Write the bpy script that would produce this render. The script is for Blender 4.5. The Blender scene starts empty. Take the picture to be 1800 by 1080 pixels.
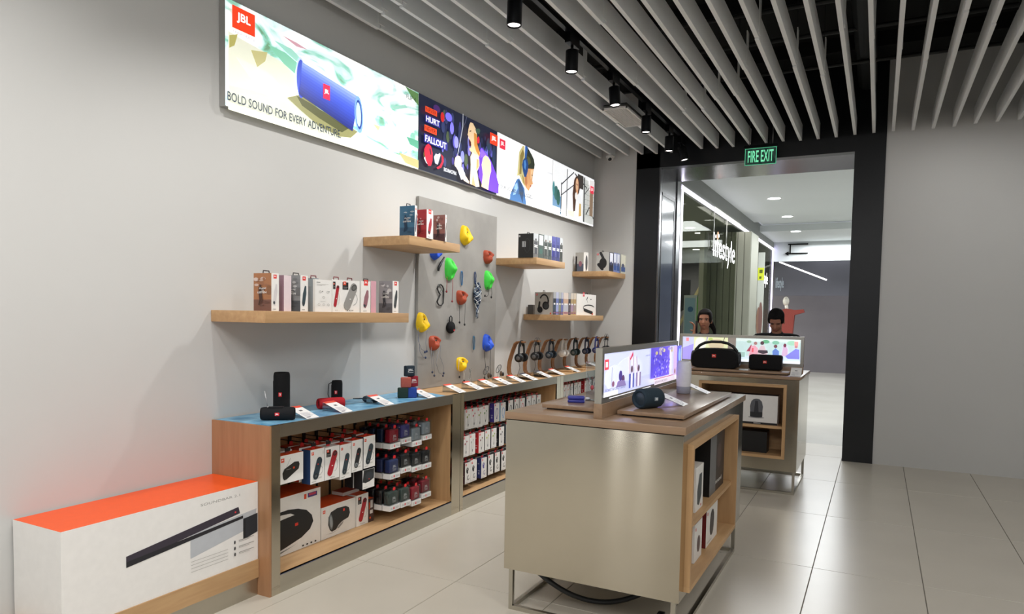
import bpy, bmesh, math, random
from math import sin, cos, pi, radians
from mathutils import Vector, Matrix, noise
random.seed(7)
S = bpy.context.scene
C = S.collection

# ------------------------------------------------------------------ camera, world, lights, exposure
YAW, PITCH, ROLL, FPX, PPX, PPY, EYE = .48042, -.05191, .01777, 1230.8, 901.0, 617.25, 1.55
_f = Vector((-sin(YAW)*cos(PITCH), cos(YAW)*cos(PITCH), sin(PITCH)))
_r0 = Vector((cos(YAW), sin(YAW), 0)); _u0 = _r0.cross(_f)
_r = _r0*cos(ROLL)+_u0*sin(ROLL); _u = -_r0*sin(ROLL)+_u0*cos(ROLL)
cam = bpy.data.cameras.new('camera'); camo = bpy.data.objects.new('camera', cam); C.objects.link(camo)
camo.matrix_world = Matrix(((_r.x, _u.x, -_f.x, 0), (_r.y, _u.y, -_f.y, 0), (_r.z, _u.z, -_f.z, EYE), (0, 0, 0, 1)))
cam.sensor_width = 36; cam.lens = 36*FPX/1800; cam.shift_x = -(PPX-900)/1800; cam.shift_y = (PPY-540)/1800
cam.clip_start = .05; cam.clip_end = 200
S.camera = camo

def at(px, py, **k):
    """world point that the photograph shows at pixel px, py on the plane x=, y= or z="""
    d = _r*((px-PPX)/FPX)-_u*((py-PPY)/FPX)+_f
    for a, v in k.items():
        i = 'xyz'.index(a); t = (v-(EYE if i == 2 else 0))/d[i]
    return d*t+Vector((0, 0, EYE))

W = bpy.data.worlds.new('world'); S.world = W; W.use_nodes = True
W.node_tree.nodes['Background'].inputs[0].default_value = (.80, .84, .90, 1)
W.node_tree.nodes['Background'].inputs[1].default_value = .42
S.view_settings.view_transform = 'Standard'; S.view_settings.look = 'None'
S.view_settings.gamma = 1; S.view_settings.use_curve_mapping = False
S.view_settings.exposure = 0.0

def light(kind, name, loc, energy, col=(1, .96, .9), size=.1, aim=None, **k):
    d = bpy.data.lights.new(name, kind); d.energy = energy; d.color = col
    if kind == 'AREA':
        d.shape = 'RECTANGLE'; d.size = size; d.size_y = k.get('size_y', size)
    elif kind == 'SPOT':
        d.spot_size = radians(k.get('cone', 70)); d.spot_blend = k.get('blend', .6); d.shadow_soft_size = size
    else:
        d.shadow_soft_size = size
    o = bpy.data.objects.new(name, d); C.objects.link(o); o.location = loc
    if aim is not None:
        o.rotation_euler = (Vector(aim)-Vector(loc)).to_track_quat('-Z', 'Y').to_euler()
    return o
# unseen fill lights added over the floor behind and beside the camera
for y, e_ in ((-1.2, 60), (1.6, 42), (4.4, 15), (7.2, 14)):
    light('AREA', 'shop_fill_light', (1.3, y, 3.45), e_, (1, .985, .965), .5, aim=(1.1, y+.1, 0), size_y=2.2)
light('AREA', 'shop_fill_light', (-1.2, -.2, 3.45), 70, (1, .985, .965), 1.4, aim=(-1.3, .3, 0), size_y=1.2)
# mall corridor lighting
for y, e_ in ((11.5, 120), (14.5, 120), (18.0, 110), (21, 30)):
    light('AREA', 'mall_lamp', (-.9, y, 3.42), e_, (.95, .98, 1), 1.6, aim=(-.9, y, 0))
light('AREA', 'mall_lamp', (-5.2, 13, 3.2), 300, (1, .98, .92), 2.5, aim=(-5.0, 13, 0), size_y=6)
light('AREA', 'mall_lamp', (-4.6, 20, 3.2), 160, (1, .98, .95), 2.5, aim=(-4.6, 20, 0), size_y=3)

# ------------------------------------------------------------------ helpers
def lin(h):
    if isinstance(h, tuple): return h
    v = [int(h[i:i+2], 16)/255 for i in (0, 2, 4)]
    return tuple(c/12.92 if c < .04045 else ((c+.055)/1.055)**2.4 for c in v)

class MB:
    def __init__(s): s.v = []; s.f = []; s.c = []; s.s = []
    def add(s, vs, fs, col='888888', smooth=False, M=None):
        b = len(s.v)
        for p in vs: s.v.append(tuple(M @ Vector(p)) if M is not None else tuple(p))
        for f in fs: s.f.append([b+i for i in f]); s.c.append(lin(col)); s.s.append(smooth)
        return s
    def box(s, x0, x1, y0, y1, z0, z1, col='888888', M=None, front=None, near=None, top=None):
        b = len(s.f)
        s.add([(x0, y0, z0), (x1, y0, z0), (x1, y1, z0), (x0, y1, z0), (x0, y0, z1), (x1, y0, z1), (x1, y1, z1), (x0, y1, z1)],
              [(0, 3, 2, 1), (4, 5, 6, 7), (0, 1, 5, 4), (1, 2, 6, 5), (2, 3, 7, 6), (3, 0, 4, 7)], col, False, M)
        if front: s.c[b+3] = lin(front)
        if near: s.c[b+2] = lin(near)
        if top: s.c[b+1] = lin(top)
        return s
    def rbox(s, x0, x1, y0, y1, z0, z1, r, col='888888', M=None):
        """box with chamfered edges"""
        bm = bmesh.new(); bmesh.ops.create_cube(bm, size=1)
        for v in bm.verts: v.co = Vector(((x0+x1)/2+v.co.x*(x1-x0), (y0+y1)/2+v.co.y*(y1-y0), (z0+z1)/2+v.co.z*(z1-z0)))
        bmesh.ops.bevel(bm, geom=bm.edges[:], offset=r, segments=3, profile=.5, affect='EDGES')
        s.frombm(bm, col, True, M); bm.free(); return s
    def frombm(s, bm, col, smooth=True, M=None):
        bm.verts.index_update()
        s.add([v.co.copy() for v in bm.verts], [[v.index for v in f.verts] for f in bm.faces], col, smooth, M)
    def prism(s, pts, h0, h1, axis='z', col='888888', M=None, smooth=False):
        """closed outline pts extruded along an axis; pts are in the two other axes, in xyz order"""
        def P(a, b, h): return {'z': (a, b, h), 'y': (a, h, b), 'x': (h, a, b)}[axis]
        n = len(pts); vs = [P(a, b, h0) for a, b in pts]+[P(a, b, h1) for a, b in pts]
        fs = [tuple(range(n)), tuple(range(2*n-1, n-1, -1))]+[(i, i+n, (i+1) % n+n, (i+1) % n) for i in range(n)]
        return s.add(vs, fs, col, smooth, M)
    def lathe(s, prof, n=20, axis='z', col='888888', M=None, smooth=True, cap=True):
        """profile of (radius, height)"""
        def P(a, b, h): return {'z': (a, b, h), 'y': (a, h, b), 'x': (h, a, b)}[axis]
        vs = []; fs = []
        for r, h in prof:
            for i in range(n): vs.append(P(r*cos(2*pi*i/n), r*sin(2*pi*i/n), h))
        for k in range(len(prof)-1):
            for i in range(n): fs.append((k*n+i, k*n+(i+1) % n, (k+1)*n+(i+1) % n, (k+1)*n+i))
        if cap: fs += [tuple(range(n-1, -1, -1)), tuple(range((len(prof)-1)*n, len(prof)*n))]
        return s.add(vs, fs, col, smooth, M)
    def tube(s, path, r, n=8, col='888888', M=None, closed=False, flat=None):
        """round (or flat=(w,h)) tube along a path"""
        P = [Vector(p) for p in path]; vs = []; fs = []; m = len(P)
        up = Vector((0, 0, 1)); prev = None
        for i, p in enumerate(P):
            a = P[i-1] if (i > 0 or closed) else P[i]; b = P[(i+1) % m] if (i < m-1 or closed) else P[i]
            t = (b-a).normalized()
            u = (prev if prev is not None else (up if abs(t.z) < .9 else Vector((1, 0, 0))))
            u = (u-t*u.dot(t)).normalized(); w = t.cross(u); prev = u
            rr = r[i] if isinstance(r, (list, tuple)) else r
            for k in range(n):
                an = 2*pi*k/n
                if flat: vs.append(p+u*flat[1]*(1 if cos(an) > 0 else -1)/2+w*flat[0]*(1 if sin(an) > 0 else -1)/2)
                else: vs.append(p+u*rr*cos(an)+w*rr*sin(an))
        for i in range(m if closed else m-1):
            for k in range(n): fs.append((i*n+k, i*n+(k+1) % n, ((i+1) % m)*n+(k+1) % n, ((i+1) % m)*n+k))
        if not closed: fs += [tuple(range(n-1, -1, -1)), tuple(range((m-1)*n, m*n))]
        return s.add(vs, fs, col, not flat, M)
    def ball(s, c, r, col='888888', n=12, M=None):
        rx, ry, rz = r if isinstance(r, tuple) else (r, r, r)
        vs = []; fs = []; h = n//2+1
        for j in range(h+1):
            for i in range(n):
                a = pi*j/h; vs.append((c[0]+rx*sin(a)*cos(2*pi*i/n), c[1]+ry*sin(a)*sin(2*pi*i/n), c[2]+rz*cos(a)))
        for j in range(h):
            for i in range(n): fs.append((j*n+i, (j+1)*n+i, (j+1)*n+(i+1) % n, j*n+(i+1) % n))
        return s.add(vs, fs, col, True, M)
    def mesh(s, name, mat):
        me = bpy.data.meshes.new(name); me.from_pydata(s.v, [], s.f)
        at_ = me.color_attributes.new('Col', 'FLOAT_COLOR', 'CORNER')
        buf = []
        for f, c in zip(s.f, s.c): buf += (list(c)+[1.0])*len(f)
        at_.data.foreach_set('color', buf)
        me.polygons.foreach_set('use_smooth', s.s)
        me.materials.append(mat); me.update()
        bm = bmesh.new(); bm.from_mesh(me); bmesh.ops.recalc_face_normals(bm, faces=bm.faces); bm.to_mesh(me); bm.free()
        return me
    def build(s, name, mat, parent=None, loc=None, rz=0):
        o = bpy.data.objects.new(name, s.mesh(name, mat)); C.objects.link(o)
        if parent: o.parent = parent
        if loc is not None: o.location = loc
        o.rotation_euler.z = rz
        return o

def empty(name, loc=(0, 0, 0), rz=0):
    o = bpy.data.objects.new(name, None); C.objects.link(o); o.location = loc; o.rotation_euler = (0, 0, rz)
    o.empty_display_size = .05; return o
def tag(o, label=None, cat=None, group=None, kind=None):
    for k, v in (('label', label), ('category', cat), ('group', group), ('kind', kind)):
        if v: o[k] = v
    return o
def thing(name, label, cat, loc=(0, 0, 0), rz=0, group=None): return tag(empty(name, loc, rz), label, cat, group)
def kids(o): return [c for c in list(bpy.data.objects) if c.parent == o] if False else list(KID.get(o.name, []))
KID = {}
def reg(p, *cs):
    KID.setdefault(p.name, []).extend(cs)
def dup(src, loc, rz=None, label=None, group=None):
    """copy a thing with its parts and sub-parts"""
    def cp(o, parent=None):
        c = o.copy(); C.objects.link(c)
        if parent is not None: c.parent = parent
        for ch in o.children: cp(ch, c)
        return c
    c = cp(src); c.location = loc
    if rz is not None: c.rotation_euler.z = rz
    if label: c['label'] = label
    if group: c['group'] = group
    return c
def struct(o): o['kind'] = 'structure'; return o

# ------------------------------------------------------------------ materials
def mat(name, rough=.5, metal=0., color=None, attr=False, noise_s=None, noise_a=.06, bump=0., bscale=60, stretch=None,
        emit=0., spec=.5, trans=0., alpha=1., ior=1.45, coat=0., aniso=0.):
    m = bpy.data.materials.new(name); m.use_nodes = True; nt = m.node_tree; N = nt.nodes; L = nt.links
    B = N['Principled BSDF']; B.inputs['Roughness'].default_value = rough; B.inputs['Metallic'].default_value = metal
    B.inputs['Specular IOR Level'].default_value = spec; B.inputs['IOR'].default_value = ior
    B.inputs['Transmission Weight'].default_value = trans; B.inputs['Alpha'].default_value = alpha
    B.inputs['Coat Weight'].default_value = coat
    B.inputs['Anisotropic'].default_value = aniso
    tc = N.new('ShaderNodeTexCoord'); mp = N.new('ShaderNodeMapping'); L.new(tc.outputs['Object'], mp.inputs['Vector'])
    if stretch: mp.inputs['Scale'].default_value = stretch
    if attr:
        a = N.new('ShaderNodeAttribute'); a.attribute_name = 'Col'; src = a.outputs['Color']
    else:
        a = N.new('ShaderNodeRGB'); a.outputs[0].default_value = (*lin(color), 1); src = a.outputs[0]
    if noise_s:
        n = N.new('ShaderNodeTexNoise'); n.inputs['Scale'].default_value = noise_s; n.inputs['Detail'].default_value = 6
        L.new(mp.outputs[0], n.inputs['Vector'])
        r = N.new('ShaderNodeMapRange'); r.inputs['To Min'].default_value = 1-noise_a; r.inputs['To Max'].default_value = 1+noise_a
        r.inputs['From Min'].default_value = .3; r.inputs['From Max'].default_value = .7
        L.new(n.outputs['Fac'], r.inputs['Value'])
        mx = N.new('ShaderNodeVectorMath'); mx.operation = 'SCALE'; L.new(src, mx.inputs[0]); L.new(r.outputs[0], mx.inputs['Scale'])
        src = mx.outputs[0]
    L.new(src, B.inputs['Base Color'])
    if emit:
        L.new(src, B.inputs['Emission Color']); B.inputs['Emission Strength'].default_value = emit
    if bump:
        n2 = N.new('ShaderNodeTexNoise'); n2.inputs['Scale'].default_value = bscale; L.new(mp.outputs[0], n2.inputs['Vector'])
        b = N.new('ShaderNodeBump'); b.inputs['Strength'].default_value = bump; b.inputs['Distance'].default_value = .002
        L.new(n2.outputs['Fac'], b.inputs['Height']); L.new(b.outputs[0], B.inputs['Normal'])
    return m
def wood(name, c1, c2, rough=.45, stretch=(3, 3, 30), coat=0.):
    m = bpy.data.materials.new(name); m.use_nodes = True; nt = m.node_tree; N = nt.nodes; L = nt.links; B = N['Principled BSDF']
    tc = N.new('ShaderNodeTexCoord'); mp = N.new('ShaderNodeMapping'); mp.inputs['Scale'].default_value = stretch
    L.new(tc.outputs['Object'], mp.inputs['Vector'])
    n = N.new('ShaderNodeTexNoise'); n.inputs['Scale'].default_value = 2.2; n.inputs['Detail'].default_value = 8; n.inputs['Distortion'].default_value = .4
    L.new(mp.outputs[0], n.inputs['Vector'])
    r = N.new('ShaderNodeValToRGB'); r.color_ramp.elements[0].color = (*lin(c1), 1); r.color_ramp.elements[1].color = (*lin(c2), 1)
    r.color_ramp.elements[0].position = .3; r.color_ramp.elements[1].position = .7
    L.new(n.outputs['Fac'], r.inputs[0]); L.new(r.outputs[0], B.inputs['Base Color'])
    b = N.new('ShaderNodeBump'); b.inputs['Strength'].default_value = .12; b.inputs['Distance'].default_value = .001
    L.new(n.outputs['Fac'], b.inputs['Height']); L.new(b.outputs[0], B.inputs['Normal'])
    B.inputs['Roughness'].default_value = rough; B.inputs['Coat Weight'].default_value = coat; B.inputs['Coat Roughness'].default_value = .15
    return m
def tangent_up(m):
    nt = m.node_tree; c = nt.nodes.new('ShaderNodeCombineXYZ'); c.inputs[2].default_value = 1
    nt.links.new(c.outputs[0], nt.nodes['Principled BSDF'].inputs['Tangent']); nt.nodes['Principled BSDF'].inputs['Anisotropic Rotation'].default_value = 0.
M_WALL = mat('wall_paint', .75, color='C8C8C6', noise_s=1.3, noise_a=.015, bump=.05, bscale=180)
M_BLACKP = mat('black_laminate', .35, color='0C0E12', noise_s=2, noise_a=.1)
M_BAFFLE = mat('baffle_paint', .6, color='E2E4E4', noise_s=3, noise_a=.03)
M_DECK = mat('plenum_black', .9, color='0B0C0C', noise_s=3, noise_a=.3)
M_PIPE = mat('plenum_pipe', .5, color='1E2020', noise_s=5)
M_TILE = mat('porcelain_tile', .28, color='C2BBAE', noise_s=2.2, noise_a=.035, bump=.02, bscale=90)
M_GROUT = mat('grout', .8, color='6E685F', noise_s=40)
M_STEEL = mat('brushed_steel', .14, metal=1., color='C2BBAC', noise_s=1.6, noise_a=.05, bump=.0, aniso=.8)
tangent_up(M_STEEL)
M_STEELH = mat('brushed_steel_band', .3, metal=1., color='BDB9AE', noise_s=1.6, noise_a=.04, aniso=.5)
M_DSTEEL = mat('dark_steel', .22, metal=1., color='77777A', noise_s=4, noise_a=.05)
M_OAK = wood('oak_veneer', 'B48E64', 'C6A175', .5, (14, 1.2, 14))
M_OAKZ = wood('oak_veneer_upright', 'B08A60', 'C09A6E', .5, (14, 14, 1.2))
M_OAKX = wood('oak_veneer_cross', 'B48E64', 'C6A175', .5, (1.2, 14, 14))
M_TOP = wood('brown_oak_top', '8D7057', '9E8165', .3, (1.2, 14, 14), .5)
M_TOPY = wood('brown_oak_top_long', '8D7057', '9E8165', .3, (14, 1.2, 14), .5)
M_STAND = wood('stand_ply', '83552F', '94663B', .5, (3, 3, 12))
M_SIDE = wood('stained_side', 'A07452', 'AE825E', .4, (14, 14, 1.2))
M_CONC = mat('concrete_board', .8, color='9A9894', noise_s=3.5, noise_a=.12, bump=.25, bscale=14)
M_CARD = mat('printed_card', .42, attr=True, noise_s=30, noise_a=.02)
M_PLAST = mat('moulded_plastic', .35, attr=True, noise_s=60, noise_a=.03)
M_FAB = mat('mesh_fabric', .8, attr=True, noise_s=260, noise_a=.12, bump=.3, bscale=700, spec=.3)
M_HOLD = mat('climbing_hold_resin', .55, attr=True, noise_s=50, noise_a=.05, bump=.3, bscale=120)
M_METAL = mat('painted_metal', .35, metal=.8, attr=True, noise_s=30, noise_a=.03)
M_SKIN = mat('skin', .5, attr=True, noise_s=30, noise_a=.05)
M_CLOTH = mat('woven_cloth', .9, attr=True, noise_s=90, noise_a=.08, bump=.2, bscale=300)
M_LIT = mat('backlit_print', .4, attr=True, noise_s=9, noise_a=.02, emit=.86)
M_GLOW = mat('lamp_glow', .4, attr=True, noise_s=3, noise_a=.01, emit=7.)
M_SIGN = mat('lit_letters', .4, attr=True, noise_s=3, noise_a=.01, emit=2.2)
M_GREEN = mat('exit_sign_glow', .4, attr=True, noise_s=3, noise_a=.01, emit=.75)
def glassmat(name, col, rough=.02, mixf=.12):
    m = bpy.data.materials.new(name); m.use_nodes = True; nt = m.node_tree; N = nt.nodes; L = nt.links; N.remove(N['Principled BSDF'])
    t = N.new('ShaderNodeBsdfTransparent'); t.inputs[0].default_value = (*lin(col), 1)
    g = N.new('ShaderNodeBsdfGlossy'); g.inputs['Roughness'].default_value = rough
    nz = N.new('ShaderNodeTexNoise'); nz.inputs['Scale'].default_value = 2
    lw = N.new('ShaderNodeLayerWeight'); lw.inputs[0].default_value = .25
    mr = N.new('ShaderNodeMapRange'); mr.inputs['To Min'].default_value = mixf*.5; mr.inputs['To Max'].default_value = min(1, mixf*3.5)
    L.new(lw.outputs['Fresnel'], mr.inputs['Value'])
    mx = N.new('ShaderNodeMixShader'); L.new(mr.outputs[0], mx.inputs[0]); L.new(t.outputs[0], mx.inputs[1]); L.new(g.outputs[0], mx.inputs[2])
    L.new(mx.outputs[0], N['Material Output'].inputs[0]); return m
M_ACRYL = glassmat('clear_acrylic', 'F2F6F8', .03, .16)
M_BLIST = glassmat('clear_blister', 'EDF0F2', .08, .12)
M_GLASS = glassmat('shop_glass', 'CDD0C8', .01, .025)

# ------------------------------------------------------------------ flat print (artwork and lettering)
_TX = {}
def textmesh(s, bold=0., res=3):
    k = (s, bold)
    if k in _TX: return _TX[k]
    cu = bpy.data.curves.new('t', 'FONT'); cu.body = s; cu.size = 1; cu.offset = bold; cu.resolution_u = res; cu.space_character = 1.02
    o = bpy.data.objects.new('t', cu); C.objects.link(o)
    me = bpy.data.meshes.new_from_object(o.evaluated_get(bpy.context.evaluated_depsgraph_get()))
    vs = [(v.co.x, v.co.y) for v in me.vertices]; fs = [tuple(p.vertices) for p in me.polygons]
    bpy.data.objects.remove(o); bpy.data.curves.remove(cu); bpy.data.meshes.remove(me)
    x0 = min(v[0] for v in vs); x1 = max(v[0] for v in vs); y0 = min(v[1] for v in vs); y1 = max(v[1] for v in vs)
    vs = [((a-x0)/(x1-x0), (b-y0)/(y1-y0)) for a, b in vs]
    _TX[k] = (vs, fs, (x1-x0)/(y1-y0)); return _TX[k]
class PR:
    """print on a plane: o origin, U right, V up, step between layers along N"""
    def __init__(s, o, U, V, step=.0004):
        s.o = Vector(o); s.U = Vector(U).normalized(); s.V = Vector(V).normalized(); s.N = s.U.cross(s.V); s.k = 1; s.st = step; s.mb = MB()
    def P(s, u, v): return s.o+s.U*u+s.V*v+s.N*(s.k*s.st)
    def poly(s, pts, col):
        if len(pts) > 4:
            bm = bmesh.new(); f = bm.faces.new([bm.verts.new((a, b, 0)) for a, b in pts])
            bmesh.ops.triangulate(bm, faces=[f]); bm.verts.index_update()
            s.mb.add([s.P(v.co.x, v.co.y) for v in bm.verts], [[v.index for v in f.verts] for f in bm.faces], col); bm.free()
        else: s.mb.add([s.P(a, b) for a, b in pts], [tuple(range(len(pts)))], col)
        s.k += 1; return s
    def rect(s, u0, v0, u1, v1, col): return s.poly([(u0, v0), (u1, v0), (u1, v1), (u0, v1)], col)
    def ell(s, cu, cv, a, b, col, rot=0, n=16):
        c, d = cos(rot), sin(rot)
        s.mb.add([s.P(cu+a*cos(t)*c-b*sin(t)*d, cv+a*cos(t)*d+b*sin(t)*c) for t in [2*pi*i/n for i in range(n)]], [tuple(range(n))], col)
        s.k += 1; return s
    def ring(s, cu, cv, a, b, w, col, a0=0, a1=2*pi, n=16):
        vs = []
        for i in range(n+1):
            t = a0+(a1-a0)*i/n; vs += [s.P(cu+a*cos(t), cv+b*sin(t)), s.P(cu+(a-w)*cos(t), cv+(b-w)*sin(t))]
        s.mb.add(vs, [(2*i, 2*i+2, 2*i+3, 2*i+1) for i in range(n)], col); s.k += 1; return s
    def cap(s, u0, v0, u1, v1, w, col):
        """rounded bar"""
        a = math.atan2(v1-v0, u1-u0); pts = []
        for i in range(7): t = a+pi/2+pi*i/6; pts.append((u0+w*cos(t), v0+w*sin(t)))
        for i in range(7): t = a-pi/2+pi*i/6; pts.append((u1+w*cos(t), v1+w*sin(t)))
        return s.poly(pts, col)
    def line(s, u0, v0, u1, v1, w, col):
        d = Vector((u1-u0, v1-v0)).normalized()*w/2
        return s.poly([(u0-d.y, v0+d.x), (u0+d.y, v0-d.x), (u1+d.y, v1-d.x), (u1-d.y, v1+d.x)], col)
    def text(s, t, u0, v0, u1, v1, col, bold=0., skew=0.):
        vs, fs, _ = textmesh(t, bold)
        s.mb.add([s.P(u0+a*(u1-u0)+skew*b*(v1-v0), v0+b*(v1-v0)) for a, b in vs], fs, col); s.k += 1; return s
    def logo(s, u0, v0, u1, v1, red='E23A22', white='FFFFFF'):
        s.rect(u0, v0, u1, v1, red); w = u1-u0; h = v1-v0
        s.text('JBL', u0+.2*w, v0+.3*h, u0+.8*w, v0+.78*h, white, .03); return s
    def build(s, name, m=None, parent=None): return s.mb.build(name, m or M_CARD, parent)

# ================================================================== THE SETTING
XW, YB = -3.30, 8.50                    # left wall, end wall
w = struct(MB().box(XW-.15, XW, -2.5, YB+.1, 0, 4.4).build('wall_left', M_WALL))
# floor: grout bed with porcelain tiles 0.60 x 1.32 m
fl = struct(MB().box(-3.3, 3.0, -2.6, 9.5, -.06, -.0035).build('floor', M_GROUT))
def tile_mesh(w_, d_):
    m = MB(); g = .0018; c = .0016
    m.add([(g, g, -.004), (w_-g, g, -.004), (w_-g, d_-g, -.004), (g, d_-g, -.004), (g+c, g+c, 0), (w_-g-c, g+c, 0), (w_-g-c, d_-g-c, 0), (g+c, d_-g-c, 0)],
          [(4, 5, 6, 7), (0, 1, 5, 4), (1, 2, 6, 5), (2, 3, 7, 6), (3, 0, 4, 7)]); return m.mesh('floor_tile', M_TILE)
xs = [-3.30, -2.77, -2.11, -1.505, -.905, -.305, .295, .895, 1.495, 2.095, 2.695, 3.0]
ys = [-2.6, -.575, .745, 2.065, 3.385, 4.70, 6.02, 7.34, 8.66, 9.5]
_tc = {}
for i in range(len(xs)-1):
    for j in range(len(ys)-1):
        k = (round(xs[i+1]-xs[i], 3), round(ys[j+1]-ys[j], 3))
        if k not in _tc: _tc[k] = tile_mesh(*k)
        o = bpy.data.objects.new('floor_tile', _tc[k]); C.objects.link(o); o.parent = fl; o.location = (xs[i], ys[j], 0)
# end wall: white return, black laminate portal surround, steel lined opening
struct(MB().box(XW, -2.735, YB, YB+.12, 0, 4.4).build('wall_back', M_WALL))
bp = struct(MB().box(-2.735, -2.44, YB-.012, YB+.12, 0, 3.56).box(-2.735, 0, YB-.012, YB+.12, 3.375, 4.4).box(-.3, 0, YB-.012, YB+.12, 0, 3.375).build('trim_1', M_BLACKP))
struct(MB().box(0, 3.1, YB, YB+.12, 0, 4.4).build('wall_back', M_WALL))
# added unseen shop front: black frame with slots, reflected as bands in the steel
for a_, b_ in ((-3.3, -3.06), (-2.92, -2.68), (-2.56, -1.9), (2.4, 3.1)): struct(MB().box(a_, b_, -2.62, -2.5, 0, 3.2).build('wall_front_unseen', M_BLACKP))
struct(MB().box(-3.3, 3.1, -2.62, -2.5, 3.2, 4.4).build('wall_front_unseen', M_WALL))
for x_, w_ in ((-2.99, 'left wall'), (-2.62, 'wide entrance')): tag(MB().box(x_-.022, x_+.022, -2.49, -2.46, 0, 3.1, 'FFFFFF').build('led_outline', M_GLOW), 'light strip added behind the camera for steel streaks, the one nearer the '+w_, 'light', 'added light strips behind the camera')  # two unseen light strips, added so the island steel shows upright streaks
struct(MB().box(3.0, 3.15, -2.5, YB, 0, 4.4).build('wall_right', M_WALL))
d1 = struct(MB().box(-2.56, -2.44, YB+.12, 9.46, 0, 3.50).box(-2.44, -.3, YB+.12, 9.46, 3.375, 3.50).box(-.3, -.18, YB+.12, 9.46, 0, 3.50).build('door_1', M_DSTEEL))
d1_l = MB().box(-2.44, -2.425, YB-.02, YB+.05, 0, 3.375).box(-2.44, -2.425, 9.30, 9.46, 0, 3.375).build('door_lining', M_DSTEEL, d1)
# poster case let into the jamb
pc = MB(); pc.box(-2.44, -2.430, 8.60, 8.615, .5, 3.09, '0A0B0D').box(-2.44, -2.430, 9.18, 9.21, .5, 3.07, '0A0B0D').box(-2.44, -2.430, 8.60, 9.21, 3.06, 3.10, '0A0B0D')
pc.build('case_frame', M_PLAST, d1)
MB().box(-2.44, -2.434, 8.615, 9.18, .5, 3.06, '3A4254').build('case_panel', mat('case_glass', .15, color='4A5468', noise_s=1, noise_a=.1, coat=.6), d1)

# ceiling: black plenum deck, joists and pipes, rows of hanging baffles
ce = struct(MB().box(XW, 3.1, -2.5, YB, 4.32, 4.42).build('ceiling', M_DECK))
for y in (1.2, 2.5, 3.8, 5.1, 6.4, 7.7):
    MB().box(-3.3, 3.0, y-.03, y+.03, 4.18, 4.32).build('joist', M_DECK, ce)
for y, r, z in ((1.9, .02, 4.02), (3.2, .022, 3.98), (4.5, .018, 4.0), (5.0, .025, 4.05), (5.9, .018, 3.98), (6.6, .02, 4.0), (7.3, .018, 3.95)):
    MB().tube([(-3.2, y, z), (2.9, y+.1, z)], r).build('pipe', M_PIPE, ce)
MB().tube([(-.2, -2, 4.05), (-.2, 8.3, 4.05)], .09, 12).build('duct', M_PIPE, ce)
BZ0, BZ1, BT = 3.54, 3.712, .03
joints = {0: (4.02,), 1: (3.83, 6.22), 2: (6.23,), 3: (4.60, 6.95), 4: (4.62, 7.0), 5: (2.3, 5.6), 7: (3.4, 5.92), 8: (4.60, 6.85), 9: (2.2, 6.86), 10: (6.61,), 11: (4.3, 6.55), 12: (5.9,), 13: (5.3,)}
_bc = {}
def baffle(x, y0, y1, dz):
    k = round(y1-y0, 2)
    if k not in _bc:
        m = MB(); L = y1-y0-.012; c = .0015
        m.prism([(-BT/2, BZ0+c), (-BT/2+c, BZ0), (BT/2-c, BZ0), (BT/2, BZ0+c), (BT/2, BZ1), (-BT/2, BZ1)], 0, L, 'y')
        _bc[k] = m.mesh('baffle', M_BAFFLE)
    o = bpy.data.objects.new('baffle', _bc[k]); C.objects.link(o); o.parent = ce; o.location = (x, y0, dz); return o
jm = MB().box(-.004, .004, -.035, .035, BZ0+.03, BZ1+.12).mesh('joint_plate', M_BAFFLE)
hm = MB().tube([(0, 0, BZ1), (0, 0, 4.3)], .003, 5).mesh('hanger_wire', M_PIPE)
for i in range(35):
    x = -3.20+.181*i
    if i == 6: continue                  # the track runs here
    js = [j for j in joints.get(i, (1.9+1.37*((i*7) % 3)/2, 5.4+.3*((i*5) % 4)))]
    if js[0] > 2.6: js = [js[0]-2.44]+js
    js = [js[0]-2.44 if js[0] > 0 else -2.45]+js
    js = sorted(set([-2.45]+[j for j in js if j > -2]))
    ends = js+[YB-.03]
    for k in range(len(ends)-1):
        if ends[k+1]-ends[k] < .2: continue
        dz = (.006 if (i+k) % 2 else -.004) if k else 0
        baffle(x, ends[k], ends[k+1], dz)
        if k:
            for m_, nm, yy in ((jm, 'joint_plate', ends[k]), (hm, 'hanger_wire', ends[k]+.06)):
                o = bpy.data.objects.new(nm, m_); C.objects.link(o); o.parent = ce; o.location = (x+(.016 if nm == 'joint_plate' else 0), yy, 0)

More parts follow.
